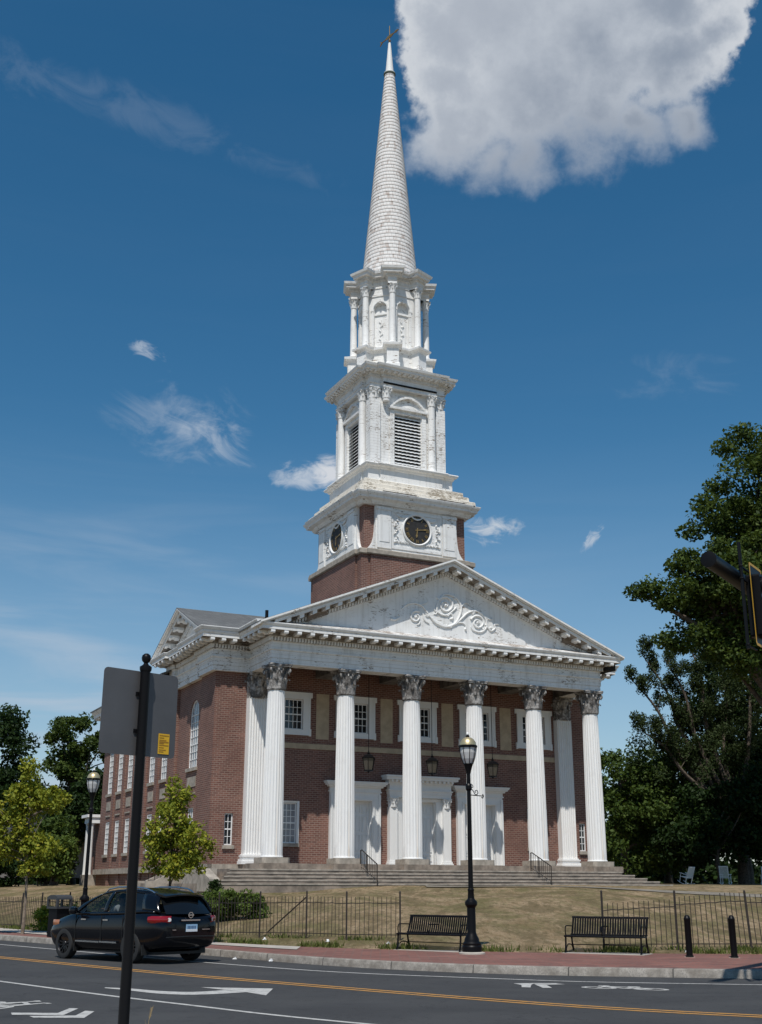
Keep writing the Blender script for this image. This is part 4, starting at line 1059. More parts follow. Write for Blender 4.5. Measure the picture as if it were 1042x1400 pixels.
for k in range(4):
    f = tfr(k, BH)
    mb = MB(); n = 15
    for q in range(n):
        z = 24.42 + q * (3.0 / n); K = 26
        V = []
        for j in range(K + 1):
            a = -.86 + 1.72 * j / K; w = .022 * abs(math.sin(j / K * PI * 6.5))
            V += [f(a, -.02, z - .02 + w), f(a, -.20, z + .15), f(a, -.02, z + .006 + w), f(a, -.20, z + .176)]
        mb.add(V, [(4 * j, 4 * j + 4, 4 * j + 5, 4 * j + 1) for j in range(K)] + [(4 * j + 2, 4 * j + 3, 4 * j + 7, 4 * j + 6) for j in range(K)] + [(4 * j, 4 * j + 2, 4 * j + 6, 4 * j + 4) for j in range(K)])
    lv = mb.build('louvre', 'white', CH, recalc=False)
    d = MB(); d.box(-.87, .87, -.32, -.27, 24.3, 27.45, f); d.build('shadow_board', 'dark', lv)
for k in range(4):
    f = tfr(k, BH)
    for s_ in (-1, 1):
        c = f(s_ * 1.46, .20, 0)
        mb = MB()
        missing = (k == 0 and s_ < 0)
        if not missing:
            K = 14; mb.lathe([(.28, 24.08), (.30, 24.16), (.25, 24.24), (.235, 24.3), (.225, 26.2), (.20, 28.14)], (c.x, c.y), K)
        capital_mb(mb, (c.x, c.y), 28.12, .70, .205, .29, n=10)
        if missing: mb.lathe([(.20, 28.0), (.21, 28.12)], (c.x, c.y), 12)
        mb.build('belfry_column', 'worn', CH, smooth=40)
        pc = f(s_ * 2.10, -.12, 0); mb = MB(); capital_mb(mb, (pc.x, pc.y), 28.12, .70, .26, .34, n=8); mb.build('corner_capital', 'worn', CH, smooth=40)
P2 = sq(2.40, .22, 1.72)
mb = MB(); mb.sweep([(-1, 28.82), (0, 28.82), (0, 29.02), (.05, 29.04), (.05, 29.10), (.0, 29.12), (.0, 29.40), (.06, 29.43), (.06, 29.62), (-1, 29.62)], P2, True); mb.build('belfry_entablature', 'worn', CH)
mb = MB(); mb.sweep([(-1, 29.58), (.14, 29.58), (.16, 29.70), (.46, 29.71), (.48, 29.82), (.56, 29.88), (.60, 30.0), (-1, 30.1)], P2, True); bc = mb.build('belfry_cornice', 'worn', CH)
mb = MB(); mb.along(P2, .105, .058, [(.04, 29.46), (.12, 29.46), (.12, 29.575), (.04, 29.575)], True); mb.build('dentils', 'worn', bc)['kind'] = 'stuff'
mb = MB(); mb.along(P2, .34, .14, [(.14, 29.60), (.38, 29.60), (.42, 29.70), (.14, 29.70)], True, each=('modillion', 'worn', bc))
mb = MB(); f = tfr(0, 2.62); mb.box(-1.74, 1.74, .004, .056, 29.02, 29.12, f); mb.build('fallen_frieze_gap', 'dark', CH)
# octagonal lantern
def octp(r, blk=0.0, bw=.34):
    """octagon with a square block standing out at each corner; outward on the right"""
    P = []
    for k in range(8):
        a = -PI / 2 - PI / 8 + k * PI / 4 ; ca, sa = math.cos(a), math.sin(a)
        if not blk: P.append((TC[0] + r / math.cos(PI / 8) * ca, TC[1] + r / math.cos(PI / 8) * sa)); continue
        R1 = r / math.cos(PI / 8) - bw * math.tan(PI / 8) * 1.0
        for x, y in ((R1, -bw), (blk, -bw), (blk, bw), (R1, bw)): P.append((TC[0] + x * ca - y * sa, TC[1] + x * sa + y * ca))
    return P
mb = MB(); mb.sweep([(-1.5, 30.05), (0, 30.05), (-.08, 30.22), (-1.5, 30.3)], sq(2.55), True)
mb.sweep([(-1.2, 30.1), (.0, 30.1), (.0, 30.5), (-1.2, 30.5)], octp(2.25), True)
mb.build('lantern_plinth', 'cream', CH)
mb = MB()
Pb = octp(1.92, 2.55, .35)
mb.sweep([(-1, 30.2), (.06, 30.2), (.06, 30.55), (0, 30.62), (0, 31.5), (.05, 31.56), (.10, 31.62), (.20, 31.66), (.22, 31.78), (.0, 31.9), (-1, 31.92)], Pb, True)
mb.build('lantern_pedestal', 'worn', CH)
mb = MB()
for k in range(8):
    a = -PI / 2 + k * PI / 4; f = Fr((TC[0] + 1.78 * math.cos(a), TC[1] + 1.78 * math.sin(a), 0), (-math.sin(a), math.cos(a), 0), (math.cos(a), math.sin(a), 0)); hw = 1.78 * math.tan(PI / 8)
    wall(f, -hw, hw, 31.85, 36.2, [(-.40, .40, 32.0, 34.9)], depth=.22, mb=mb)
    z0, r = 34.5, .40
    for s_ in (-1, 1):
        P = [f(s_ * r, 0.002, 34.9)] + [f(s_ * r * math.sin(t), 0.002, z0 + r * math.cos(t)) for t in np.linspace(PI / 2, 0, 8)]; mb.prism(P, f.N * -.20)
    for q in range(10):
        t0, t1 = PI * q / 10, PI * (q + 1) / 10
        mb.prism([f(rr * math.cos(t), 0, z0 + rr * math.sin(t)) for rr, t in ((.42, t0), (.50, t0), (.50, t1), (.42, t1))], f.N * .06)
    for s_ in (-1, 1): mb.box(s_ * .50 - .09, s_ * .50 + .09, 0, .06, 34.36, 34.5, f); mb.box(s_ * .48 - .05, s_ * .48 + .05, 0, .04, 32.0, 34.36, f)
    mb.box(-.40, .40, -.21, -.17, 32.0, 34.15, f); mb.box(-.41, .41, -.19, -.10, 34.12, 34.24, f)
    for q in range(5): mb.tube([f(-.04, -.17, 32.5 + q * .28), f(.12 * (1 if q % 2 else -1), -.13, 32.6 + q * .28)], [.07, .03], 6)
    mb.tube([f(0, -.17, 32.3), f(0, -.15, 33.8)], .03, 6)
    mb.box(-.06, .06, 0, .10, 34.85, 35.1, f); mb.box(-hw, hw, 0, .05, 35.3, 35.42, f)
mb.build('lantern', 'worn', CH, recalc=False)
mb = MB()
for k in range(8):
    a = -PI / 2 + k * PI / 4; f = Fr((TC[0] + 1.78 * math.cos(a), TC[1] + 1.78 * math.sin(a), 0), (-math.sin(a), math.cos(a), 0), (math.cos(a), math.sin(a), 0))
    mb = MB(); mb.box(-.40, .40, -.23, -.215, 34.2, 34.9, f); mb.build('niche_back', 'worn', CH)
for k in range(8):
    a = -PI / 2 - PI / 8 + k * PI / 4; c = (TC[0] + 2.20 * math.cos(a), TC[1] + 2.20 * math.sin(a))
    mb = MB(); mb.lathe([(.26, 31.9), (.28, 31.98), (.23, 32.05), (.205, 32.1), (.20, 33.6), (.175, 35.2)], c, 14)
    capital_mb(mb, c, 35.2, .62, .18, .26, n=10); mb.build('lantern_column', 'worn', CH, smooth=40)
Pe = octp(1.82, 2.40, .27)
mb = MB(); mb.sweep([(-.6, 35.82), (0, 35.82), (0, 36.0), (.04, 36.02), (.0, 36.06), (0, 36.26), (.06, 36.3), (.06, 36.42), (.30, 36.44), (.32, 36.58), (.40, 36.64), (.44, 36.78), (-.6, 37.0)], Pe, True)
lc = mb.build('lantern_cornice', 'worn', CH)
mb = MB(); mb.along(Pe, .11, .06, [(.05, 36.30), (.14, 36.30), (.14, 36.435), (.05, 36.435)], True); mb.build('dentils', 'worn', lc)['kind'] = 'stuff'
# spire: courses of shingles, each lapping the one below
mb = MB(); prof = [(1.80, 36.85)]; z = 36.9
rs = lambda z: 1.74 + (0.305 - 1.74) * ((z - 36.9) / (52.4 - 36.9)) ** 0.97
while z < 52.3:
    prof += [(rs(z) + .028, z), (rs(z + .26) + .002, z + .258)]; z += .26
prof += [(.30, 52.4)]
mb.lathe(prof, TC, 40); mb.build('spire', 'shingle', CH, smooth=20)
mb = MB(); mb.lathe([(.30, 52.38), (.38, 52.42), (.38, 52.52), (.30, 52.56), (.27, 52.6), (.085, 54.9), (.05, 54.95)], TC, 20); mb.build('spire_tip', 'white', CH, smooth=30)
mb = MB(); mb.lathe([(.33, 52.36), (.40, 52.40), (.40, 52.46), (.33, 52.48)], TC, 20); mb.build('copper_collar', simple('green_copper', (.10, .13, .10), .7), CH)
mb = MB(); mb.tube([(TC[0], TC[1], 54.8), (TC[0], TC[1], 56.3)], .025, 6); mb.lathe([(.01, 55.0), (.10, 55.1), (.01, 55.2)], TC, 10)
d = Vector((.22, -.97, 0)); c = Vector((TC[0], TC[1], 55.45)); up = Vector((0, 0, 1))
def vp(a, h): return c + d * a + up * h
q = Vector((.97, .22, 0)) * .03
for poly in ([(-.85, -.02), (-.85, .02), (.8, .02), (.8, -.02)], [(.55, 0), (.62, .09), (.95, .0), (.62, -.09)], [(-1.0, -.18), (-.75, -.02), (-.5, 0), (-.75, .02), (-1.0, .18), (-.88, 0)], [(-.45, 0), (-.2, .11), (.2, .10), (.45, 0), (.2, -.10), (-.2, -.11)]):
    mb.prism([vp(a, h) - q for a, h in poly], q * 2)
mb.build('weathervane', 'gold', CH)

def wp(u, v, z): return (BX + u * math.cos(YAW) - v * math.sin(YAW), BY + u * math.sin(YAW) + v * math.cos(YAW), z)
# --- lanterns hanging in the portico
def lantern(i, u):
    t = thing('hanging_lantern', ['leftmost dark hanging lantern, above the left church door', 'dark hanging lantern over the taller middle church door', 'rightmost dark hanging lantern, above the right church door'][i], 'lantern', wp(u, .95, 7.0), YAW, 'lanterns hanging on long rods in the portico')
    m = MB(); m.lathe([(.03, .80), (.035, .95), (.02, 1.0)], n=8); m.tube([(0, 0, .98), (0, 0, 5.22)], .016, 6); m.build('rod', 'iron', t)
    m = MB(); m.lathe([(.36, .60), (.37, .63), (.22, .76), (.08, .82), (.05, .86)], n=6); m.lathe([(.05, .84), (.09, .87), (.03, .92)], n=8); m.build('hood', 'iron', t)
    m = MB()
    for k in range(6):
        a = k * PI / 3; m.tube([(.22 * math.cos(a), .22 * math.sin(a), .02), (.33 * math.cos(a), .33 * math.sin(a), .62)], .016, 5)
    m.lathe([(.20, 0), (.24, .0), (.24, .05), (.20, .05)], n=6); m.lathe([(.02, -.08), (.06, -.03), (.20, .01)], n=6); m.build('frame', 'iron', t)
    m = MB(); m.lathe([(.205, .04), (.31, .61)], n=6, caps=False); m.build('glass', 'lampglass', t)
for i, u in enumerate((5.3, 8.85, 12.4)): lantern(i, u)
# --- handrails on the steps
def handrail(u, lab):
    t = thing('handrail', lab, 'handrail', wp(u, 0, 0), YAW, 'iron handrails on the portico steps')
    P = [(0, -.85, 2.345, 3.20), (0, -1.25, 2.345, 3.06), (0, -2.0, 2.035, 2.76), (0, -2.62, 1.66, 2.56)]
    m = MB(); m.tube([(0, -.85, 3.20), (0, -1.0, 3.22), (0, -2.62, 2.56)], .025, 6); m.build('rail', 'rustiron', t)
    m = MB(); m.tube([(0, -.85, 2.5), (0, -2.62, 1.86)], .012, 5)
    for k in range(10):
        y = -.95 - k * .17; zt = 3.22 + (y + 1.0) / 1.62 * .66; m.tube([(0, y, zt - .66), (0, y, zt)], .011, 5)
    m.build('balusters', 'rustiron', t)
    for y, z0, z1 in ((-.85, 2.345, 3.2), (-1.55, 2.19, 3.0), (-2.62, 1.62, 2.56)): m = MB(); m.tube([(0, y, z0), (0, y, z1)], .022, 6); m.build('post', 'rustiron', t)
handrail(4.05, 'left iron handrail, down the steps before the left door'); handrail(13.35, 'right iron handrail, down the steps near the fifth column')
# --- side stair left of the portico, with its rail
t = thing('side_stair', 'short concrete stair with low end walls and iron rail behind the young tree', 'stair', wp(-3.2, 4.6, 0), YAW)
m = MB()
for k in range(4): m.box(-.35 - .34 * k, 1.1, -.6, .6, 1.2, 2.25 - .17 * k)
m.build('steps', 'step', t)
m = MB()
for y in (-.85, .6): m.prism([(-1.5, y, 1.2), (1.1, y, 1.2), (1.1, y, 2.3), (-.1, y, 2.3), (-1.1, y, 1.85), (-1.5, y, 1.85)], (0, .25, 0))
m.build('low_wall', 'stone', t)
m = MB(); m.tube([(1.0, -.72, 3.05), (-.2, -.72, 3.05), (-1.5, -.72, 2.5)], .025, 6)
for k in range(9): x = .95 - k * .29; z = 3.05 if x > -.2 else 3.05 + (x + .2) / 1.3 * .55; m.tube([(x, -.72, z - .9), (x, -.72, z)], .014, 5)
m.build('rail', 'iron', t)
o = MB(); o.box(-.14, .14, -.10, .10, 0, .42); o.box(-.16, .16, -.12, -.10, .30, .44)
tag(o.build('electric_box', 'white'), 'small white utility box beside the rightmost column pedestal', 'utility box'); ob = bpy.data.objects['electric_box']; ob.location = wp(18.86, .1, 2.34); ob.rotation_euler = (0, 0, YAW)

# ---------------------------------------------------------------- street furniture
def street_lamp(x, y, z, label, s=1.0, bracket=True):
    t = thing('street_lamp', label, 'street lamp', (x, y, z), R(8), 'black street lamps with brass domes', s)
    m = MB(); m.lathe([(.30, 0), (.30, .03), (.235, .05)], n=24); m.build('footing', 'concrete', t)
    m = MB(); K = 20
    m.lathe([(.225, .03), (.225, .16), (.205, .19), (.21, .23), (.175, .27), (.165, .33), (.115, .42), (.10, .48), (.098, 1.00), (.11, 1.02), (.14, 1.06), (.145, 1.11), (.13, 1.15), (.10, 1.17), (.078, 1.20), (.068, 1.35), (.075, 1.37), (.075, 1.40), (.058, 1.42), (.046, 4.0), (.046, 4.05)], n=K)
    m.build('post', 'iron', t, smooth=30)
    m = MB(); m.lathe([(.055, 3.62), (.075, 3.66), (.075, 3.74), (.055, 3.78)], n=12)
    if bracket:
        m.tube([(.05, 0, 3.52), (.33, 0, 3.50)], .011, 6); m.tube([(.33, 0, 3.54), (.35, 0, 3.50), (.33, 0, 3.45), (.30, 0, 3.47)], .013, 6)
        m.tube(spline([(.05, 0, 3.68), (.10, 0, 3.62), (.16, 0, 3.53), (.22, 0, 3.56), (.20, 0, 3.63), (.15, 0, 3.61), (.165, 0, 3.575)], 4), .010, 5)
        m.tube(spline([(.05, 0, 3.78), (.09, 0, 3.75), (.10, 0, 3.70), (.07, 0, 3.69)], 4), .009, 5)
    m.build('bracket', 'iron', t)
    m = MB(); m.lathe([(.055, 4.02), (.06, 4.06), (.10, 4.20), (.115, 4.24), (.11, 4.25)], n=K); m.lathe([(.205, 4.62), (.225, 4.63), (.225, 4.67), (.205, 4.68)], n=24)
    for k in range(8):
        a = k * PI / 4; m.tube([(r * math.cos(a), r * math.sin(a), zz) for r, zz in ((.115, 4.24), (.165, 4.38), (.20, 4.55), (.208, 4.63))], .009, 5)
    m.lathe([(.02, 4.86), (.04, 4.875), (.05, 4.90), (.02, 4.93)], n=10); m.build('cage', 'iron', t, smooth=30)
    m = MB(); K = 48; prof = [(.10, 4.25), (.15, 4.36), (.185, 4.5), (.195, 4.63)]
    V = []
    for r, zz in prof:
        for k in range(K): rr = r * (1 + .018 * math.cos(k * PI)); V.append((rr * math.cos(2 * PI * k / K), rr * math.sin(2 * PI * k / K), zz))
    m.add(V, [(i * K + k, i * K + (k + 1) % K, (i + 1) * K + (k + 1) % K, (i + 1) * K + k) for i in range(3) for k in range(K)]); m.build('globe', 'frost', t)
    m = MB(); m.lathe([(.20, 4.67), (.19, 4.74), (.15, 4.81), (.09, 4.855), (.03, 4.87)], n=24); m.build('dome', 'brass', t, smooth=50)
    m = MB(); m.lathe([(.015, 4.90), (.03, 4.93), (.035, 4.95), (.02, 4.98), (.004, 4.99)], n=10); m.build('finial', 'white', t, smooth=50)
street_lamp(2.07, 28.25, 0.16, 'tall black street lamp with brass dome beside the left bench, before the portico', .992)
street_lamp(-8.93, 37.4, 0.16, 'black street lamp behind the car bonnet, left of the church', .992, False)

def bench(x, y, rz, label):
    t = thing('park_bench', label, 'bench', (x, y, 0.168), rz, 'black ribbed metal benches on the brick pavement'); t.scale = (1, 1, .89)
    L = 1.83; m = MB()
    m.box(-L/2 - .05, L/2 + .05, -.06, .62, -.012, .006); m.build('base_slab', 'concrete', t)
    prof = spline([(0, .0, .395), (0, .035, .432), (0, .10, .430), (0, .28, .405), (0, .40, .412), (0, .465, .47), (0, .52, .66), (0, .565, .84), (0, .60, .86), (0, .615, .83)], 3)
    m = MB(); n = 30
    for k in range(n):
        a = -L/2 + .035 + (L - .07) * k / (n - 1)
        V = []
        for i, p in enumerate(prof):
            q = prof[min(i + 1, len(prof) - 1)] - prof[max(i - 1, 0)]; nn = Vector((0, -q.z, q.y)).normalized() * .005
            V += [(a - .019, p.y - nn.y, p.z - nn.z), (a + .019, p.y - nn.y, p.z - nn.z), (a + .019, p.y + nn.y, p.z + nn.z), (a - .019, p.y + nn.y, p.z + nn.z)]
        m.add(V, [(4*i + j, 4*i + (j+1) % 4, 4*i + 4 + (j+1) % 4, 4*i + 4 + j) for i in range(len(prof) - 1) for j in range(4)] + [(0, 1, 2, 3)])
    for p, r in ((prof[1], .022), (prof[-4], .024), (prof[14], .016)): m.tube([(-L/2, p.y, p.z), (L/2, p.y, p.z)], r, 8)
    m.build('slatted_seat', 'iron', t, recalc=False)
    for s_ in (-1, 1):
        a = s_ * (L/2 - .03); m = MB()
        m.tube(spline([(a, .03, .42), (a, .02, .22), (a, -.02, .02), (a, -.05, 0.0)], 4), .022, 6); m.tube(spline([(a, .42, .42), (a, .45, .24), (a, .53, .05), (a, .57, 0.0)], 4), .022, 6)
        m.tube([(a, .0, .41), (a, .45, .40)], .02, 6); m.tube([(a, .45, .44), (a, .61, .85)], .022, 6)
        m.tube(spline([(a, .04, .06), (a, .12, .18), (a, .25, .21), (a, .40, .18), (a, .50, .06)], 4), .014, 5)
        m.lathe([(.02, -.01), (.05, 0), (.02, .01)], (a, .25), 8, zo=.21); m.build('end_frame', 'iron', t, smooth=50)
    for a in (-L/2 + .03, -.02, L/2 - .03):
        m = MB(); m.tube(spline([(a, .04, .43), (a, .02, .55), (a, .06, .645), (a, .2, .655), (a, .50, .64)], 4), .014, 6); m.build('armrest', 'iron', t, smooth=50)
    m = MB(); m.tube([(-L/2, .25, .20), (L/2, .25, .20)], .012, 6); m.build('stretcher', 'iron', t)
bench(1.13, 29.45, R(-36), 'black ribbed metal bench left of the tall street lamp')
bench(5.02, 28.25, R(-29), 'black ribbed metal bench right of the street lamp, in front of the leaning fence')

for i, (x, y) in enumerate(((6.72, 27.25), (7.62, 27.0))):
    t = thing('bollard', ['left one of two black bollards on the brick pavement', 'right one of two black bollards on the brick pavement'][i], 'bollard', (x, y, .155), R(20 * i), 'black bollards near the right kerb'); t.scale = (1, 1, .88)
    m = MB(); m.lathe([(.085, 0), (.085, .04), (.07, .05), (.07, .86), (.074, .87), (.074, .91), (.066, .92), (.055, .96), (.03, .985), (.005, .99)], n=18); m.build('body', 'iron', t, smooth=30)
    m = MB(); m.lathe([(.12, -.004), (.12, .006)], n=20); m.build('footing', 'concrete', t)

# litter bin with hooded top
def bin_():
    t = thing('litter_bin', 'black litter bin with an open hooded top behind the car bonnet', 'litter bin', (-9.66, 37.35, .16), R(-42)); t.scale = (.72, .72, .93)
    m = MB(); m.prism([(-.30, -.30, 0), (.30, -.30, 0), (.30, .30, 0), (-.30, .30, 0)], (0, 0, .88)); b = m.build('body', 'iron', t)
    m = MB(); 
    for z in (.10, .84): m.box(-.315, .315, -.315, .315, z, z + .05)
    m.build('band', 'iron', t)
    m = MB(); w = .37
    for sx in (-1, 1):
        for sy in (-1, 1): m.box(sx * .33 - .045, sx * .33 + .045, sy * .33 - .045, sy * .33 + .045, .90, 1.16)
    m.box(-w, w, -w, w, .86, .92); arcp = [(-.38, 1.14), (-.36, 1.20), (-.28, 1.25), (-.12, 1.28), (.12, 1.28), (.28, 1.25), (.36, 1.20), (.38, 1.14)]
    m.prism([(x, -.38, z) for x, z in arcp], (0, .76, 0)); m.build('hood', M['binhood'], t)
M['binhood'] = simple('dark_grey_plastic', (.045, .045, .047), .5)
bin_()

# road sign seen from behind
t = thing('road_sign', 'large road sign seen from behind on a black post, grey back with a yellow sticker', 'road sign', (-2.575, 12.8, 0.148), R(44))
m = MB(); m.lathe([(.085, 0), (.085, .05), (.056, .08), (.052, 3.68), (.056, 3.70)], n=12); m.build('post', M['iron'], t, smooth=30)
m = MB(); m.lathe([(.062, 3.70), (.066, 3.72), (.066, 3.745), (.035, 3.765), (.022, 3.785), (.045, 3.81), (.052, 3.84), (.045, 3.87), (.022, 3.89), (.004, 3.893)], n=14); m.build('finial', M['iron'], t, smooth=50)
def rrect(w, h, r, n=5):
    P = []
    for cx, cz, a0 in ((w - r, h - r, 0), (-w + r, h - r, PI/2), (-w + r, -h + r, PI), (w - r, -h + r, 1.5*PI)):
        for i in range(n + 1): a = a0 + PI/2 * i / n; P.append((cx + r * math.cos(a), cz + r * math.sin(a)))
    return P
m = MB(); m.prism([(x, .060, z + 3.245) for x, z in rrect(.475, .455, .05)], (0, .006, 0)); m.build('plate', M['signback'] if 'signback' in M else M.setdefault('signback', simple('sign_back_aluminium', (.10, .10, .105), .55, metal=.35, var=.10, vscale=1.5)), t)
m = MB(); m.box(.255, .395, .054, .0585, 2.83, 3.05); st_ = m.build('sticker', simple('yellow_sticker', (.62, .36, .015), .5), t)
m = MB()
for z in (3.03, 3.005, 2.98, 2.945, 2.925, 2.90, 2.875, 2.855): m.box(.265, .385 - .03 * (int(z * 1000) % 3), .0515, .0535, z - .004, z + .004)
m.box(.265, .385, .0515, .0535, 2.955, 2.967); m.build('print', simple('sticker_print', (.30, .14, .01), .6), st_)
for z in (3.05, 3.45): m = MB(); m.box(-.07, .07, .045, .060, z - .02, z + .02); m.build('clamp', M['iron'], t)

# traffic signal on a mast arm
t = thing('traffic_signal', 'black traffic signal with yellow-edged backplate hanging from a mast arm at the right edge', 'traffic signal', (0, 0, 0))
ad = Vector((.545, .838, 0)); an = Vector((.838, -.545, 0)); tip = Vector((5.34, 18.5, 6.70)); pole = tip + ad * 6.6
m = MB(); m.tube([tip, tip + ad * 6.5], [.13, .16], 20); m.lathe([(.001, -.01), (.1, -.006), (.135, 0), (.135, .05)], (0, 0), 20); 
V = m.v[-80:]; Rm = Matrix.Rotation(math.atan2(ad.y, ad.x), 4, 'Z') @ Matrix.Rotation(PI/2, 4, 'Y')
m.v[-80:] = [tuple(tip + (Rm @ Vector(v))) for v in V]
m.build('mast_arm', 'iron', t, smooth=40)
m = MB(); m.lathe([(.28, .15), (.28, .3), (.19, .35), (.15, 7.0), (.05, 7.1)], (pole.x, pole.y), 16); m.build('pole', 'iron', t, smooth=30)
hc = tip + ad * 1.60 + an * .30 + Vector((0, 0, -.52))     # centre of the head
hf = Fr((hc.x, hc.y, 0), ad, an); z0 = hc.z
bt = tip + ad * 1.12 + an * .20
m = MB(); m.tube([(bt.x, bt.y, z0 + 1.05), (bt.x, bt.y, z0 - .80)], .03, 8)
for z in (z0 + .62, z0 + .40, z0 - .74): m.tube([hf(-.5, -.10, z), hf(0.0, -.10, z)], .02, 6); m.lathe([(.036, 0), (.042, .012), (.036, .025)], (bt.x, bt.y), 10, zo=z)
m.build('bracket', 'iron', t)
pl_o = rrect(.36, .72, .05)
m = MB(); m.prism([hf(a, 0, z0 + z) for a, z in pl_o], an * .006); m.build('backplate', 'iron', t)
m = MB(); inn = rrect(.315, .675, .04)
for i in range(len(pl_o)):
    j = (i + 1) % len(pl_o); m.prism([hf(a, .0075, z0 + z) for a, z in (pl_o[i], pl_o[j], inn[j], inn[i])], an * .003)
m.build('yellow_border', simple('yellow_reflective_border', (.62, .34, .03), .5), t)
cols_ = [(.16, .012, .010), (.16, .09, .01), (.01, .10, .06)]
m = MB(); m.prism([hf(a, -.12, z0 + z) for a, z in rrect(.19, .54, .04)], an * .24); m.build('housing', 'iron', t)
for q in range(3):
    zc = z0 + .36 - .36 * q; K = 18
    m = MB(); V = []
    for dpt, flare in ((.12, 1.0), (.40, 1.03)):
        for i in range(K + 1):
            a = R(-50) + R(280) * i / K; V.append(hf(.155 * flare * math.cos(a), dpt - (.0 if dpt < .2 else .10 * (0.5 - 0.5 * math.sin(a))), zc + .155 * flare * math.sin(a)))
    m.add(V, [(i, i + 1, K + 2 + i, K + 1 + i) for i in range(K)]); m.build('visor', 'iron', t, recalc=False)
    m = MB(); m.prism([hf(.145 * math.cos(a), .122, zc + .145 * math.sin(a)) for a in np.linspace(0, 2 * PI, 20)[:-1]], an * .02); m.build('lens', simple('signal_lens', cols_[q], .25), t)

# ---------------------------------------------------------------- iron fences
def fence(label, posts, gaps, ph, kh, name='iron_fence', lean=None, brace=None, lower=None):
    """posts: ground points; each bay between posts gets a panel of thin pickets on two rails"""
    b = posts[0]; t = thing(name, label, 'fence', (b[0], b[1], terrain(*b)), 0)
    o = Vector((b[0], b[1], terrain(*b)))
    for i, p in enumerate(posts):
        z = terrain(*p); l = lean[i] if lean else (0, 0)
        m = MB(); q = Vector((p[0], p[1], z)) - o; top = q + Vector((l[0], l[1], ph))
        m.tube([q - Vector((0, 0, .1)), top], .030, 4); m.tube([top, top + Vector((0, 0, .03))], [.036, .012], 4); m.build('post', 'rustiron', t)
    for i in range(len(posts) - 1):
        if i in gaps: continue
        a, c = Vector((*posts[i], 0)), Vector((*posts[i + 1], 0)); L = (c - a).length; n = int(L / .118); m = MB()
        l0 = lean[i] if lean else (0, 0); l1 = lean[i + 1] if lean else (0, 0)
        d0, d1 = (lower or {}).get(i, (0, 0))
        R1, R2 = [], []
        for k in range(n + 1):
            f = k / n; p = a.lerp(c, f); z = terrain(p.x, p.y); lx = l0[0] + (l1[0] - l0[0]) * f; ly = l0[1] + (l1[1] - l0[1]) * f; dz = d0 + (d1 - d0) * f
            jt = random.uniform(-.012, .012)
            bot = Vector((p.x, p.y, z + .07)) - o; top = Vector((p.x + lx + jt, p.y + ly, z + kh + dz + jt)) - o
            if 0 < k < n: m.tube([bot, top], .0105, 4)
            R1.append(bot + (top - bot) * .06); R2.append(bot + (top - bot) * .84)
        m.tube(R1, .014, 4); m.tube(R2, .014, 4)
        if brace == i: m.tube([Vector((posts[i][0], posts[i][1], terrain(*posts[i]) + 1.05)) - o, a.lerp(c, .82) + Vector((0, 0, terrain(c.x, c.y) + .15)) - o], .022, 4)
        m.build('panel', 'rustiron', t)
    return t
LP = [(.51, 32.0), (-.88, 32.45), (-1.97, 33.2), (-3.3, 34.1), (-4.55, 35.0), (-6.35, 36.9), (-8.3, 39.0), (-10.3, 41.1), (-11.6, 42.5), (-12.55, 43.5), (-14.6, 45.8), (-16.7, 48.1), (-18.9, 50.5)]
fence('long black picket fence left of the bench, along the edge of the lawn', LP, [], 1.18, 1.06, brace=2)
RP = [(5.22, 29.2), (6.93, 29.15), (8.62, 29.05), (10.35, 28.9), (12.1, 28.7)]
fence('bent rusty picket fence behind the right bench, with a sagging rail', RP, [], 1.30, 1.24, lean=[(0, 0), (.0, 0), (-.05, .05), (-.05, 0), (0, 0)], lower={0: (-.22, -.10), 1: (-.06, .05), 2: (0, .02)})

# ---------------------------------------------------------------- white rocking chairs under the trees
WOOD = simple('white_painted_wood', (.82, .80, .76), .6)
def rocker(x, y, rz, tilt, label):
    t = thing('rocking_chair', label, 'rocking chair', (x, y, terrain(x, y)), rz, 'white rocking chairs on the far lawn')
    Rx = Matrix.Rotation(tilt, 3, 'X')
    def q(p): return Rx @ Vector(p)
    def bar(m, a, b, r): m.tube([q(a), q(b)], r, 5)
    for s_ in (-.27, .27):
        m = MB(); m.tube([q((s_, y_, .02 + .10 * (y_ / .45) ** 2)) for y_ in np.linspace(-.45, .5, 9)], .022, 5); m.build('rocker', WOOD, t)
        m = MB(); bar(m, (s_, -.25, .06), (s_, -.25, .62), .024); m.build('leg', WOOD, t)
        m = MB(); bar(m, (s_, .22, .05), (s_, .36, 1.15), .026); m.build('leg', WOOD, t)
        m = MB(); m.box(s_ - .05, s_ + .05, -.33, .28, .61, .64); m.v = [tuple(q(v)) for v in m.v]; m.build('armrest', WOOD, t)
    m = MB()
    for k in range(7): m.box(-.27, .27, -.27 + k * .075, -.215 + k * .075, .40, .425)
    m.v = [tuple(q(v)) for v in m.v]; m.build('seat', WOOD, t)
    m = MB()
    for k in range(9): bar(m, (-.22 + k * .055, .245, .45), (-.22 + k * .055, .345, 1.08), .019)
    bar(m, (-.27, .35, 1.12), (.27, .35, 1.12), .035); bar(m, (-.27, .25, .48), (.27, .25, .48), .028); m.build('backrest', WOOD, t)
rocker(19.55, 79.0, R(215), R(-14), 'white rocking chair tipped back under the trees, nearest the church')
rocker(22.15, 79.0, R(150), R(-2), 'white rocking chair upright, right of the tipped one')
rocker(24.9, 79.5, R(170), R(0), 'white rocking chair cut off by the right edge of the photo')

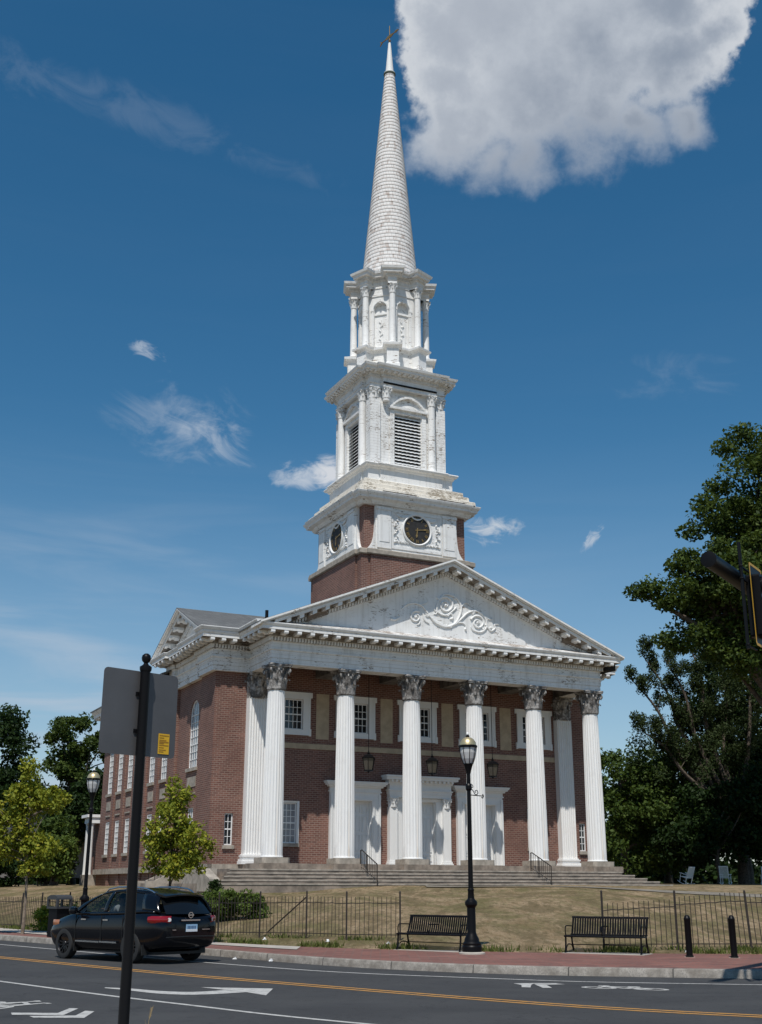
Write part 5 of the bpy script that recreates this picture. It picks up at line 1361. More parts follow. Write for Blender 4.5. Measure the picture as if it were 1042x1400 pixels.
# ---------------------------------------------------------------- litter
M['litter'] = simple('white_litter', (.72, .72, .72), .7)
for i, (x, y, z, lab) in enumerate([(-3.35, 29.0, 0, 'white scrap of litter in the gutter just behind the car'), (-2.45, 28.15, 0, 'white crumpled litter in the gutter by the kerb bend'), (-3.1, 33.5, 1, 'white scrap of litter at the foot of the brace fence bay'), (-1.35, 32.2, 1, 'white scrap of litter beside the fence, left of the end post'), (.2, 31.3, 1, 'white scrap of litter beside the fence end post'), (7.0, 28.7, 1, 'white scrap of litter behind the left bollard')]):
    m = MB(); P = []
    for a in range(6):
        for b in range(4): P.append((.10 * math.cos(a * PI / 3) * (1 - b * .22) + random.uniform(-.03, .03), .07 * math.sin(a * PI / 3) * (1 - b * .22) + random.uniform(-.03, .03), .03 * b * random.uniform(.5, 1.2)))
    m.add(P, [(a * 4 + b, ((a + 1) % 6) * 4 + b, ((a + 1) % 6) * 4 + b + 1, a * 4 + b + 1) for a in range(6) for b in range(3)] + [tuple(a * 4 + 3 for a in range(6))])
    o = m.build('litter', 'litter', recalc=False); o.location = (x, y, terrain(x, y) if z else .006); tag(o, lab, 'litter', 'scraps of litter'); o.scale = (.55, .55, .6)

# ---------------------------------------------------------------- the black car
M['carpaint'] = simple('black_car_paint', (.0035, .004, .006), .14, spec=.32, coat=.12)
M['carglass'] = simple('dark_car_glass', (.006, .007, .008), .05, spec=.5)
M['chrome'] = simple('chrome', (.62, .63, .65), .18, metal=1.0)
M['rubber'] = simple('tyre_rubber', (.018, .018, .018), .75)
M['rim'] = simple('dark_alloy', (.030, .030, .033), .30, metal=.7)
M['redlens'] = simple('red_lens', (.24, .005, .008), .12, coat=.6)
M['clearlens'] = simple('clear_lens', (.65, .62, .62), .15)
M['amberlens'] = simple('amber_lens', (.42, .16, .07), .2)
M['plastic'] = simple('black_plastic', (.014, .014, .014), .55)
def sheer_glass():
    m, T, b = mat('tinted_side_glass'); T.n.remove(b)
    tr = T.new('ShaderNodeBsdfTransparent'); tr.inputs[0].default_value = (.50, .53, .52, 1); gl = T.new('ShaderNodeBsdfGlossy'); gl.inputs['Roughness'].default_value = .03
    mx = T.new('ShaderNodeMixShader'); mx.inputs[0].default_value = .06; T.link(tr.outputs[0], mx.inputs[1]); T.link(gl.outputs[0], mx.inputs[2]); T.link(mx.outputs[0], T.n['Material Output'].inputs['Surface']); return m
M['sideglass'] = sheer_glass()
def evaluated(o):
    dg = bpy.context.evaluated_depsgraph_get(); dg.update()
    me = bpy.data.meshes.new_from_object(o.evaluated_get(dg)); o.modifiers.clear(); o.data = me; return o
def make_car():
    car = thing('car', 'black crossover car with silver roof rails driving away to the left on the road', 'car', (-7.43, 30.42, 0.0), R(-43.5))
    WB = (.93, 3.62); WR = .355
    S = [(0.02, .42, .66, .58, .66, .50), (0.12, .26, .82, .72, .80, .64), (.36, .22, .94, .82, .875, .72), (.80, .21, 1.02, .85, .905, .79), (1.18, .21, 1.075, .86, .91, .83),
         (1.60, .21, 1.045, .86, .91, .835), (2.4, .21, 1.06, .86, .91, .845), (3.2, .22, 1.09, .86, .91, .845), (3.75, .23, 1.12, .86, .91, .83), (4.12, .26, 1.13, .85, .90, .80), (4.38, .30, 1.12, .81, .87, .745), (4.56, .34, 1.06, .73, .80, .66), (4.66, .42, .93, .60, .68, .54)]
    V = []; k = 8
    for x, zb, zt, wb, wm, wt in S:
        zm = zb + (zt - zb) * .52
        half = [(0, zb), (wb * .88, zb), (wb, zb + .10), (wm, zm), (wm * .985, zb + (zt - zb) * .78), (wt + .02, zt - .03), (wt - .06, zt + .005), (0, zt + .035 if x < 1.3 else zt)]
        V += [(x, y, z) for y, z in half] + [(x, -y, z) for y, z in half[1:-1][::-1]]
    K = 14; F = [(i * K + j, i * K + (j + 1) % K, (i + 1) * K + (j + 1) % K, (i + 1) * K + j) for i in range(len(S) - 1) for j in range(K)] + [tuple(range(K))[::-1], tuple(range((len(S) - 1) * K, len(S) * K))]
    mb = MB(); mb.add(V, F); body = mb.build('body', 'carpaint', car)
    ss = body.modifiers.new('s', 'SUBSURF'); ss.levels = 2; ss.render_levels = 2
    evaluated(body)
    cut = MB()
    for x in WB:
        for s_ in (-1, 1): cut.tube([(x, s_ * .55, WR), (x, s_ * 1.2, WR)], WR + .065, 28)
    co = cut.build('cut', 'plastic')
    bo = body.modifiers.new('b', 'BOOLEAN'); bo.object = co; bo.operation = 'DIFFERENCE'; bo.solver = 'EXACT'
    evaluated(body); bpy.data.objects.remove(co, do_unlink=True)
    me = body.data; me.polygons.foreach_set('use_smooth', [True] * len(me.polygons)); me.set_sharp_from_angle(angle=R(35))
    me.materials.clear(); me.materials.append(M['carpaint'])
    # cabin: belt line and roof edge, with pillars ruled between them
    belt = curve([(1.10, .80), (1.6, .815), (2.5, .825), (3.4, .82), (4.0, .79), (4.5, .70)]); bz = curve([(1.10, 1.065), (1.6, 1.05), (2.5, 1.065), (3.4, 1.095), (4.0, 1.13), (4.5, 1.10)])
    rw = curve([(1.9, .56), (2.3, .60), (3.0, .615), (3.7, .60), (4.25, .55)]); rz = curve([(1.9, 1.50), (2.3, 1.565), (2.8, 1.595), (3.4, 1.585), (3.9, 1.535), (4.25, 1.46)])
    def side(xb, xr, f, s_, off=0.0):
        b = Vector((xb, belt(xb), bz(xb))); r = Vector((xr, rw(xr), rz(xr))); p = b.lerp(r, f)
        bul = .045 * math.sin(PI * f); n = Vector((0, .88, .47)); p += n * (bul + off); return Vector((p.x, p.y * s_, p.z))
    def panel(xb0, xr0, xb1, xr1, s_, off=0.0, th=.0, nx=4, nz=6, f0=0.0, f1=1.0):
        mb = MB(); V = []
        for i in range(nx + 1):
            for j in range(nz + 1):
                q = i / nx; V.append(side(xb0 + (xb1 - xb0) * q, xr0 + (xr1 - xr0) * q, f0 + (f1 - f0) * j / nz, s_, off))
        w = nz + 1; mb.add(V, [(i * w + j, i * w + j + 1, (i + 1) * w + j + 1, (i + 1) * w + j) for i in range(nx) for j in range(nz)]); return mb
    pil = MB()
    for s_ in (-1, 1):
        for (a, b, c, d) in ((1.10, 1.92, 1.30, 2.08), (2.42, 2.50, 2.55, 2.62), (3.40, 3.30, 3.47, 3.37), (3.92, 3.72, 4.46, 4.22)):
            p = panel(a, b, c, d, s_, .004); k = len(pil.v); pil.v += p.v; pil.f += [tuple(i + k for i in f) for f in p.f]
        for f0, f1 in ((-.04, .07), (.93, 1.02)):
            p = panel(1.25, 2.0, 4.3, 4.1, s_, .004, nx=24, nz=2, f0=f0, f1=f1); k = len(pil.v); pil.v += p.v; pil.f += [tuple(i + k for i in f) for f in p.f]
    po = pil.build('pillar', 'carpaint', car, smooth=50, recalc=False)
    so_ = po.modifiers.new('t', 'SOLIDIFY'); so_.thickness = .03; so_.offset = 0; evaluated(po)
    for s_ in (-1, 1):
        for a, b, c, d in ((1.30, 2.08, 2.42, 2.50), (2.55, 2.62, 3.40, 3.30), (3.47, 3.37, 3.92, 3.72)):
            o = panel(a, b, c, d, s_, -.004, f0=.05, f1=.95).build('side_window', 'sideglass' if a < 3.4 else 'carglass', car, smooth=60, recalc=False)
    # roof
    mb = MB(); V = []; xs_ = np.linspace(1.95, 4.25, 14); W = 9
    for x in xs_:
        for j in range(W):
            t_ = -1 + 2 * j / (W - 1); V.append((x, t_ * (rw(x) + .02), rz(x) + .055 * (1 - t_ * t_) + .012))
    mb.add(V, [(i * W + j, i * W + j + 1, (i + 1) * W + j + 1, (i + 1) * W + j) for i in range(13) for j in range(W - 1)]); ro = mb.build('roof', 'carpaint', car, smooth=60)
    s2 = ro.modifiers.new('t', 'SOLIDIFY'); s2.thickness = .03; evaluated(ro)
    def across(xb, zb, wb, xt, zt, wt, bow, name, m, nb=10):
        mb = MB(); V = []
        for q in range(7):
            f = q / 6
            for j in range(nb + 1):
                t_ = -1 + 2 * j / nb; V.append((xb + (xt - xb) * f + bow * (1 - t_ * t_) , t_ * (wb + (wt - wb) * f), zb + (zt - zb) * f + .03 * (1 - t_ * t_) * f))
        mb.add(V, [(i * (nb + 1) + j, i * (nb + 1) + j + 1, (i + 1) * (nb + 1) + j + 1, (i + 1) * (nb + 1) + j) for i in range(6) for j in range(nb)]); return mb.build(name, m, car, smooth=60, recalc=False)
    across(1.18, 1.075, .78, 1.96, 1.52, .56, -.10, 'windscreen', 'sideglass')
    across(4.53, 1.085, .62, 4.16, 1.475, .52, .09, 'rear_window', 'carglass')
    mb = MB(); V = []
    for x, z, w, th in ((3.98, 1.545, .56, .05), (4.18, 1.525, .57, .06), (4.38, 1.475, .535, .035)):
        for j in range(9):
            t_ = -1 + j / 4; V += [(x + .04 * (1 - t_ * t_), t_ * w, z + .045 * (1 - t_ * t_)), (x + .04 * (1 - t_ * t_), t_ * w, z - th + .045 * (1 - t_ * t_))]
    mb.add(V, [(18 * i + 2 * j, 18 * i + 2 * j + 2, 18 * i + 20 + 2 * j, 18 * i + 18 + 2 * j) for i in range(2) for j in range(8)] + [(18 * i + 2 * j + 1, 18 * i + 2 * j + 3, 18 * i + 21 + 2 * j, 18 * i + 19 + 2 * j) for i in range(2) for j in range(8)] + [(36 + 2 * j, 36 + 2 * j + 2, 36 + 2 * j + 3, 36 + 2 * j + 1) for j in range(8)] + [(18 * i + e, 18 * i + 18 + e, 18 * i + 19 + e, 18 * i + 1 + e) for i in range(2) for e in (0, 16)])
    mb.build('spoiler', 'carpaint', car, smooth=40)
    for s_ in (-1, 1):
        mb = MB(); mb.tube([(x, s_ * (rw(min(x, 4.2)) - .03), rz(min(x, 4.2)) + z) for x, z in ((2.05, .02), (2.2, .075), (2.6, .085), (3.3, .085), (3.7, .08), (3.9, .05), (4.0, .015))], [.012, .018, .02, .02, .02, .018, .012], 8); mb.build('roof_rail', 'chrome', car, smooth=50)
    # doors: shut lines, handles, sill strips, mirrors
    bw = .912
    for s_ in (-1, 1):
        for x in (1.72, 2.62): mb = MB(); mb.box(x - .10, x + .10, s_ * .892 - .018, s_ * .892 + .022, .915, .945); mb.build('door_handle', 'chrome', car)
        mb = MB(); mb.box(1.45, 2.42, s_ * .905 - .012, s_ * .905 + .012, .415, .45); mb.box(2.44, 3.12, s_ * .905 - .012, s_ * .905 + .012, .42, .455); mb.build('sill_strip', 'chrome', car)
        mb = MB(); 
        for x in (1.40, 2.46, 3.30): mb.box(x - .004, x + .004, s_ * .90 - .008, s_ * .90 + .012, .42, 1.03)
        mb.build('shut_line', 'plastic', car)
        mb = MB(); mb.lathe([(.02, -.09), (.09, -.07), (.11, 0), (.09, .07), (.03, .09)], (1.42, s_ * 1.0), 10, zo=1.13); mb.tube([(1.42, s_ * .83, 1.09), (1.42, s_ * .95, 1.11)], .03, 6); mb.build('wing_mirror', 'carpaint', car, smooth=50)
        # lamps
        def wrap(pts, z0, z1, name, m, bul=.02):
            mb = MB(); V = []; n = len(pts)
            for i, (x, y) in enumerate(pts):
                e = min(i, n - 1 - i) / ((n - 1) / 2)
                for j in range(5): f = j / 4; V.append((x + bul * .6 * math.sin(PI * f), s_ * (y + bul * math.sin(PI * f)), z0 + (z1 - z0) * f + (.02 if i == 0 else 0) * (1 - 2 * f)))
            mb.add(V, [(i * 5 + j, i * 5 + j + 1, i * 5 + 6 + j, i * 5 + 5 + j) for i in range(n - 1) for j in range(4)]); return mb.build(name, m, car, smooth=60, recalc=False)
        tl = wrap([(4.22, .876), (4.33, .858), (4.43, .825), (4.51, .77), (4.57, .70), (4.61, .62), (4.632, .54)], .885, 1.045, 'tail_lamp', 'redlens', .024)
        mb = MB(); c = Vector((4.640, s_ * .60, .965)); nn = Vector((.86, s_ * .5, 0)); t1 = Vector((-s_ * .5 * 1, .86 * 1, 0)); t1 = Vector((-.5 * s_, .86, 0)); mb.add([c + t1 * .045 * math.cos(a) + Vector((0, 0, .045 * math.sin(a))) for a in np.linspace(0, 2 * PI, 13)[:-1]], [tuple(range(12))]); q = mb.build('reversing_lamp', 'clearlens', tl, recalc=False)
        wrap([(.14, .72), (.26, .80), (.44, .845), (.62, .855)], .76, .90, 'headlamp', 'amberlens', .015)
        for x in (4.05, 1.34): mb = MB(); mb.box(x, x + .02, s_ * .79 - .09, s_ * .79 + .09, .19, .42); mb.build('mud_flap', 'plastic', car)
    # tailgate trim
    mb = MB(); mb.box(4.655, 4.685, -.30, .22, .935, .965); mb.build('chrome_bar', 'chrome', car)
    pl = MB(); pl.box(4.665, 4.678, -.155, .155, .70, .86); plo = pl.build('number_plate', simple('plate_blue', (.30, .48, .66), .45), car)
    mb = MB(); mb.box(4.678, 4.681, -.155, .155, .70, .755); mb.build('plate_lower', simple('plate_white', (.72, .74, .76), .45), plo)
    mb = MB()
    for k in range(6): mb.box(4.678, 4.682, -.118 + k * .040, -.095 + k * .040, .762, .825)
    mb.build('plate_marks', simple('plate_marks', (.05, .10, .20), .5), plo)
    mb = MB(); Kk = 18
    ring = [(4.622 , r) for r in (.052, .070)]
    mb.add([(4.625, r * math.cos(2 * PI * k / Kk), 1.06 + r * math.sin(2 * PI * k / Kk)) for r in (.050, .070) for k in range(Kk)] , [(k, (k + 1) % Kk, Kk + (k + 1) % Kk, Kk + k) for k in range(Kk)]); mb.box(4.615, 4.634, -.078, .078, 1.048, 1.072); mb.build('emblem', 'chrome', car)
    mb = MB(); mb.box(4.648, 4.668, .30, .52, .735, .752); mb.box(4.648, 4.668, -.52, -.42, .735, .752); mb.build('badge_strip', 'chrome', car)
    mb = MB(); mb.tube([(4.52, .08, 1.13), (4.535, -.05, 1.155), (4.50, -.32, 1.17)], [.018, .014, .008], 6); mb.build('rear_wiper', 'plastic', car)
    mb = MB(); mb.tube([(4.668, y, .60 - .02 * abs(y)) for y in np.linspace(-.68, .68, 9)], .012, 6); mb.box(.5, 4.3, -.7, .7, .20, .26); mb.build('bumper_seam', 'plastic', car)
    mb = MB(); mb.tube([(4.0, .12, 1.62), (4.12, .12, 1.82)], [.006, .003], 5); mb.build('aerial', 'plastic', car)
    # wheels
    w = thing_w = None
    def wheel():
        mb = MB(); prof = [(.235, -.10), (.30, -.11), (.345, -.095), (WR, -.06), (WR, .06), (.345, .095), (.30, .11), (.235, .10)]
        mb.lathe(prof, n=36, caps=False); ty = mb.build('wheel', 'rubber', car, smooth=35)
        r = MB(); r.lathe([(.235, .10), (.245, .095), (.225, .06), (.215, -.05)], n=36, caps=False); r.lathe([(.001, .075), (.05, .075), (.065, .055), (.06, .03)], n=16)
        for k in range(6):
            a = k * PI / 3; ca, sa = math.cos(a), math.sin(a)
            for d in (-.035, .035):
                P = [(.05, d * .5, .06), (.14, d, .07), (.228, d * 1.6, .075)]
                for (x0, y0, z0_), (x1, y1, z1_) in zip(P[:-1], P[1:]):
                    q = [(x0, y0 - .014, z0_), (x1, y1 - .014, z1_), (x1, y1 + .014, z1_), (x0, y0 + .014, z0_)]
                    r.prism([(x * ca - y * sa, x * sa + y * ca, z) for x, y, z in q], (0, 0, -.035))
        rm = r.build('rim', 'rim', ty, smooth=35)
        dk = MB(); dk.lathe([(.001, -.02), (.21, -.02), (.21, -.05), (.001, -.05)], n=24); dk.build('brake_disc', 'plastic', ty)
        return ty
    w0 = wheel()
    for i, (x, s_) in enumerate(((WB[0], -1), (WB[0], 1), (WB[1], -1), (WB[1], 1))):
        o = w0 if i == 0 else copy_tree(w0, car)
        o.location = (x, s_ * .80, WR); o.rotation_euler = (R(90) if s_ < 0 else R(-90), 0, R(17 * i) * 0)
    # cabin fittings seen through the glass
    for s_ in (-1, 1):
        mb = MB(); mb.box(2.15, 2.60, s_ * .37 - .24, s_ * .37 + .24, .62, .78); mb.prism([(2.48, s_ * .37 - .23, .75), (2.72, s_ * .37 - .21, 1.28), (2.80, s_ * .37 - .21, 1.28), (2.64, s_ * .37 - .23, .75)], (0, .44, 0)); mb.box(2.72, 2.79, s_ * .37 - .12, s_ * .37 + .12, 1.31, 1.48); mb.build('seat', 'plastic', car)
    mb = MB(); mb.tube([(1.78 + .07 * math.cos(a), -.37 + .18 * math.sin(a), 1.12 + .17 * math.cos(a)) for a in np.linspace(0, 2 * PI, 21)], .014, 6, caps=False); mb.tube([(1.6, -.37, 1.02), (1.78, -.37, 1.12)], .03, 6); mb.build('steering_wheel', 'plastic', car)
    mb = MB(); mb.box(1.25, 1.62, -.76, .76, 1.02, 1.09); mb.build('dashboard', 'plastic', car)
    return car
CAR = make_car()
CAR.scale = (.975, .985, .945)

def skin(name, pts, edges, radii, m, parent, root=0, sub=2):
    me = bpy.data.meshes.new(name); me.from_pydata(pts, edges, []); o = bpy.data.objects.new(name, me); COL.objects.link(o)
    sk = o.modifiers.new('k', 'SKIN'); sk.use_smooth_shade = True
    if not me.skin_vertices: me.attributes
    for i, v in enumerate(o.data.skin_vertices[0].data): v.radius = (radii[i], radii[i]) if not isinstance(radii[i], tuple) else radii[i]; v.use_root = (i == root)
    ss = o.modifiers.new('s', 'SUBSURF'); ss.levels = sub; ss.render_levels = sub
    evaluated(o); o.data.materials.clear(); o.data.materials.append(m); o.parent = parent
    return o
def driver():
    # local axes: x forward is -, sitting in the left front seat
    t = thing('person', 'dark haired driver in a light top seated at the wheel of the black car', 'person', tuple(CAR.location), R(-43.5)); t.scale = CAR.scale
    SK = simple('skin', (.34, .20, .14), .55); TOP = simple('light_grey_top', (.50, .52, .56), .8); HAIR = simple('dark_hair', (.015, .012, .010), .6)
    P = [(2.44, -.37, .84), (2.50, -.37, 1.02), (2.52, -.37, 1.20), (2.50, -.37, 1.30), (2.47, -.37, 1.36), (2.45, -.37, 1.44), (2.44, -.37, 1.50),
         (2.50, -.55, 1.20), (2.36, -.60, 1.00), (2.02, -.50, 1.13), (1.90, -.46, 1.17), (2.50, -.19, 1.20), (2.36, -.14, 1.00), (2.02, -.24, 1.13), (1.90, -.28, 1.17),
         (2.10, -.46, .86), (1.78, -.47, .66), (1.55, -.47, .36), (2.10, -.28, .86), (1.78, -.27, .66), (1.55, -.27, .36)]
    E = [(0, 1), (1, 2), (2, 3), (3, 4), (4, 5), (5, 6), (2, 7), (7, 8), (8, 9), (9, 10), (2, 11), (11, 12), (12, 13), (13, 14), (0, 15), (15, 16), (16, 17), (0, 18), (18, 19), (19, 20)]
    Rr = [.15, .14, .13, .058, .075, .098, .06, .062, .048, .036, .034, .062, .048, .036, .034, .085, .07, .05, .085, .07, .05]
    b = skin('body', P, E, Rr, SK, t)
    skin('top', [(2.45, -.37, .86), (2.50, -.37, 1.02), (2.52, -.37, 1.21), (2.51, -.37, 1.275), (2.50, -.56, 1.205), (2.41, -.60, 1.08), (2.50, -.18, 1.205), (2.41, -.14, 1.08)], [(0, 1), (1, 2), (2, 3), (2, 4), (4, 5), (2, 6), (6, 7)], [.165, .155, .145, .075, .075, .065, .075, .065], TOP, t)
    skin('hair', [(2.50, -.37, 1.40), (2.49, -.37, 1.47), (2.455, -.37, 1.515)], [(0, 1), (1, 2)], [.085, .105, .085], HAIR, t)
    m = MB()
    for s_ in (-1, 1): m.lathe([(.002, -.012), (.012, 0), (.002, .012)], (2.352, -.37 + s_ * .035), 8, zo=1.45)
    m.build('eye', HAIR, t)
    m = MB(); m.tube([(2.36, -.37, 1.45), (2.325, -.37, 1.415), (2.355, -.37, 1.405)], [.008, .016, .008], 6)
    for s_ in (-1, 1): m.tube([(2.46, -.37 + s_ * .098, 1.40), (2.475, -.37 + s_ * .108, 1.44), (2.46, -.37 + s_ * .098, 1.465)], .012, 6)
    m.tube([(2.36, -.395, 1.375), (2.352, -.37, 1.373), (2.36, -.345, 1.375)], .007, 5); m.build('face', SK, t)
    for s_, y in ((-1, -.46), (1, -.28)):
        m = MB()
        for k in range(4): m.tube([(1.89, y + (k - 1.5) * .018, 1.175), (1.84, y + (k - 1.5) * .020, 1.195), (1.80, y + (k - 1.5) * .02, 1.18), (1.79, y + (k - 1.5) * .02, 1.155 - .004 * (k % 2))], [.009, .009, .008, .006], 6)
        m.tube([(1.90, y + s_ * .03, 1.17), (1.86, y + s_ * .055, 1.17), (1.82, y + s_ * .05, 1.15)], [.011, .010, .008], 6); m.build('fingers', SK, t)
driver()

# ---------------------------------------------------------------- vegetation
rng = np.random.default_rng(11)
M['oakleaf'] = leaf_mat('oak_leaves', (.025, .048, .010), (.088, .125, .026))
M['darkleaf'] = leaf_mat('dark_leaves', (.010, .024, .007), (.030, .056, .013))
M['midleaf'] = leaf_mat('mid_green_leaves', (.030, .058, .012), (.085, .125, .026))
M['conifer'] = leaf_mat('grey_green_needles', (.020, .036, .012), (.060, .085, .030))
M['yellowleaf'] = leaf_mat('yellow_green_leaves', (.120, .160, .020), (.31, .32, .036), (.38, .33, .035))
M['bushleaf'] = leaf_mat('bright_bush_leaves', (.050, .085, .018), (.135, .185, .040))
def leaves(name, centres, radii, per, size, m, parent, up=0.35, flat=0.75, aspect=0.62, kind=None):
    """small folded leaf faces scattered through clumps"""
    C = np.repeat(np.asarray(centres, float), per, axis=0); Rr = np.repeat(np.asarray(radii, float), per)
    N = len(C)
    d = rng.normal(size=(N, 3)); d /= np.linalg.norm(d, axis=1)[:, None]
    rad = rng.random(N) ** 0.45
    pos = C + d * (rad * Rr)[:, None] * np.array([1, 1, flat])
    nrm = rng.normal(size=(N, 3)) + d * 0.7 + np.array([0, 0, up * 2]); nrm /= np.linalg.norm(nrm, axis=1)[:, None]
    t = np.cross(nrm, rng.normal(size=(N, 3))); t /= np.linalg.norm(t, axis=1)[:, None]
    b = np.cross(nrm, t)
    s = size * rng.uniform(.65, 1.35, N)[:, None]
    droop = nrm * s * rng.uniform(-.25, .1, N)[:, None]
    v = np.stack([pos - t * s * .5, pos + b * s * aspect * .5 + t * s * .05, pos + t * s * .55 + droop, pos - b * s * aspect * .5 + t * s * .05], axis=1).reshape(-1, 3)
    me = bpy.data.meshes.new(name); me.vertices.add(4 * N); me.vertices.foreach_set('co', v.ravel().astype(np.float32))
    me.loops.add(4 * N); me.loops.foreach_set('vertex_index', np.arange(4 * N, dtype=np.int32))
    me.polygons.add(N); me.polygons.foreach_set('loop_start', np.arange(0, 4 * N, 4, dtype=np.int32)); me.polygons.foreach_set('loop_total', np.full(N, 4, np.int32))
    me.update(calc_edges=True); me.materials.append(M[m])
    o = bpy.data.objects.new(name, me); COL.objects.link(o)
    if parent: o.parent = parent
    if kind: o['kind'] = kind
    return o
def sample(ells, n, hollow=0.35):
    """points through a union of ellipsoids (x,y,z,rx,ry,rz,weight)"""
    out = []; w = np.array([e[6] if len(e) > 6 else e[3] * e[4] * e[5] for e in ells]); w = w / w.sum()
    for e, k in zip(ells, rng.multinomial(n, w)):
        d = rng.normal(size=(k, 3)); d /= np.linalg.norm(d, axis=1)[:, None]; r = (hollow + (1 - hollow) * rng.random(k)) ** 0.6
        out.append(np.array(e[:3]) + d * r[:, None] * np.array(e[3:6]))
    return np.concatenate(out)
def tree(name, label, cat, base, ells, n, cr, per, size, m, trunk_h, tr, bark='bark', group=None, limbs=9, up=.35, flat=.7, extra=None, gnarl=.25, cvar=.35):
    b = Vector(base); t = thing(name, label, cat, base, 0, group)
    cs = sample(ells, n) - np.array(base); rr = cr * rng.uniform(1 - cvar, 1 + cvar, n)
    if extra is not None: cs = np.concatenate([cs, np.array([e[:3] for e in extra]) - np.array(base)]); rr = np.concatenate([rr, [e[3] for e in extra]])
    leaves('crown', cs, rr, per, size, m, t, up, flat)
    m_ = MB(); top = Vector((ells[0][0] - b.x, ells[0][1] - b.y, trunk_h)); k = 6
    pts = [Vector((0, 0, -.1))] + [top * (i / k) * Vector((1, 1, 0)).length / 1.41421356 if False else Vector((top.x * (i / k) ** 2, top.y * (i / k) ** 2, trunk_h * i / k)) + Vector((rng.normal() * tr * .3, rng.normal() * tr * .3, 0)) for i in range(1, k + 1)]
    m_.tube(pts, [tr * 1.35] + [tr * (1 - .45 * i / k) for i in range(1, k + 1)], 10)
    m_.build('trunk', bark, t, smooth=60)
    idx = rng.choice(len(cs), size=min(limbs, len(cs)), replace=False)
    for i in idx:
        e = Vector(cs[i]); f = rng.uniform(.45, 1.0); z = min(trunk_h * f, max(.3, e.z - .3)); k2 = z / trunk_h
        s_ = Vector((top.x * k2 ** 2, top.y * k2 ** 2, z)); mid = s_.lerp(e, .5) + Vector((rng.normal() * gnarl, rng.normal() * gnarl, gnarl * 1.2))
        l = MB(); P = spline([s_, mid, e], 4); l.tube(P, [tr * .42 * (1 - .85 * q / (len(P) - 1)) for q in range(len(P))], 6); l.build('limb', bark, t, smooth=60)
    return t
TZ = lambda x, y: terrain(x, y)
# the great oak on the right: tiers of foliage stepping out to the left
oak = [(19.4, 70, 15.7, 2.5, 2.5, .95), (23.2, 70.5, 14.4, 3.2, 2.5, 1.5), (21.0, 70, 18.0, 3, 3, 2), (23.4, 71, 20.2, 3.0, 3, 2.6), (25.6, 71, 18.0, 3.4, 3, 2.4), (22.6, 70.5, 16.0, 3.0, 3, 1.5), (26.5, 72, 23.5, 4.6, 5, 6.0), (22.0, 70, 18.6, 4.6, 4.5, 2.6), (18.4, 69.5, 18.6, 2.6, 3, 1.4), (20.6, 69.5, 16.6, 2.9, 3, 1.1), (24.2, 71, 26.6, 2.6, 3, 3.6), (22.4, 70, 23.0, 2.9, 3, 1.8), (27, 72, 16.5, 4, 4, 2.2), (31, 73, 22, 5, 5, 8), (20.2, 70, 20.4, 2.3, 3, 1.3)]
tree('oak_tree', 'huge dark green oak filling the right edge, taller than the portico roof', 'tree', (26.3, 71.5, TZ(26, 71)), oak, 400, 1.25, 300, .265, 'oakleaf', 17, .62, group='trees right of the church', limbs=34, up=.5, flat=.62, extra=[(15.6, 69.5, 18.7, .9), (16.4, 69.5, 18.9, 1.0), (17.2, 69.3, 18.0, .9), (17.1, 69.4, 15.7, .9), (18.0, 69.3, 15.3, .8), (18.2, 69.5, 20.4, .9), (19.3, 70, 22.7, 1.0), (20.4, 70, 24.6, 1.0), (21.2, 70, 25.6, 1.0), (22.0, 70.5, 28.4, 1.0), (23.2, 71, 29.6, 1.1)])
# open tree with upright limbs in front of the wood
def open_tree():
    k_ = 86 / 64; base = (25.4, 86.0, TZ(25, 86))
    up_ = lambda x, y, z: Vector((x * k_, 86 + (y - 64) * k_, 1.6 + (z - 1.6) * k_)); t = thing('open_crowned_tree', 'open tree with long bare upright limbs and tufted grey-green foliage', 'tree', base, 0, 'trees right of the church')
    B = Vector(base); C = []; Rr = []
    ends = [(13.55, 64, 12.6), (14.3, 64, 13.9), (15.5, 63.5, 13.4), (16.9, 64, 14.6), (18.9, 65, 13.2), (20.4, 64, 14.0), (13.7, 63, 9.6)]
    m_ = MB(); m_.tube([(0, 0, -.1), (.05, 0, 2.0), (-.05, 0, 4.5), (.0, 0, 6.1)], [.45, .37, .33, .29], 9); m_.build('trunk', 'bark', t, smooth=60)
    for i, e in enumerate(ends):
        e = up_(*e) - B; s_ = Vector((0, 0, 3.5 + .45 * (i % 4))); mid = s_.lerp(e, .45) + Vector((-.5 if e.x < 0 else .3, 0, .2)); P = spline([s_, mid, s_.lerp(e, .75) + Vector((.15, 0, .3)), e], 5)
        l = MB(); l.tube(P, [.22 * (1 - .9 * q / (len(P) - 1)) for q in range(len(P))], 6)
        for q in range(4, len(P), 2):
            for k in range(2):
                d = Vector((rng.normal() * .5, rng.normal() * .5, .7 + rng.random() * .6)); tip = P[q] + d * rng.uniform(.8, 1.7)
                l.tube([P[q], P[q].lerp(tip, .5) + Vector((.05, 0, 0)), tip], [.035, .025, .01], 4)
                if rng.random() < (.86 if i not in (0,) else .4):
                    for z in (.45, .75, 1.0): C.append(P[q].lerp(tip, z)); Rr.append(.56 if z < .9 else .40)
        l.build('limb', 'bark', t, smooth=60)
    for e in [(15.6, 9.5), (16.6, 8.2), (17.6, 9.4), (18.4, 8.0), (15.0, 7.8), (19.2, 9.6), (20.3, 10.5), (20.2, 8.4), (14.6, 9.0), (17.0, 11.0), (20, 12), (18.8, 11.4)]:
        for k in range(5): C.append(up_(e[0] + rng.normal() * .7, 64 + rng.normal() * .8, e[1] + rng.normal() * .6) - B); Rr.append(.74)
    leaves('crown', [tuple(c) for c in C], Rr, 140, .21, 'conifer', t, up=.1, flat=1.2, aspect=.4)
open_tree()
RG = 'trees right of the church'
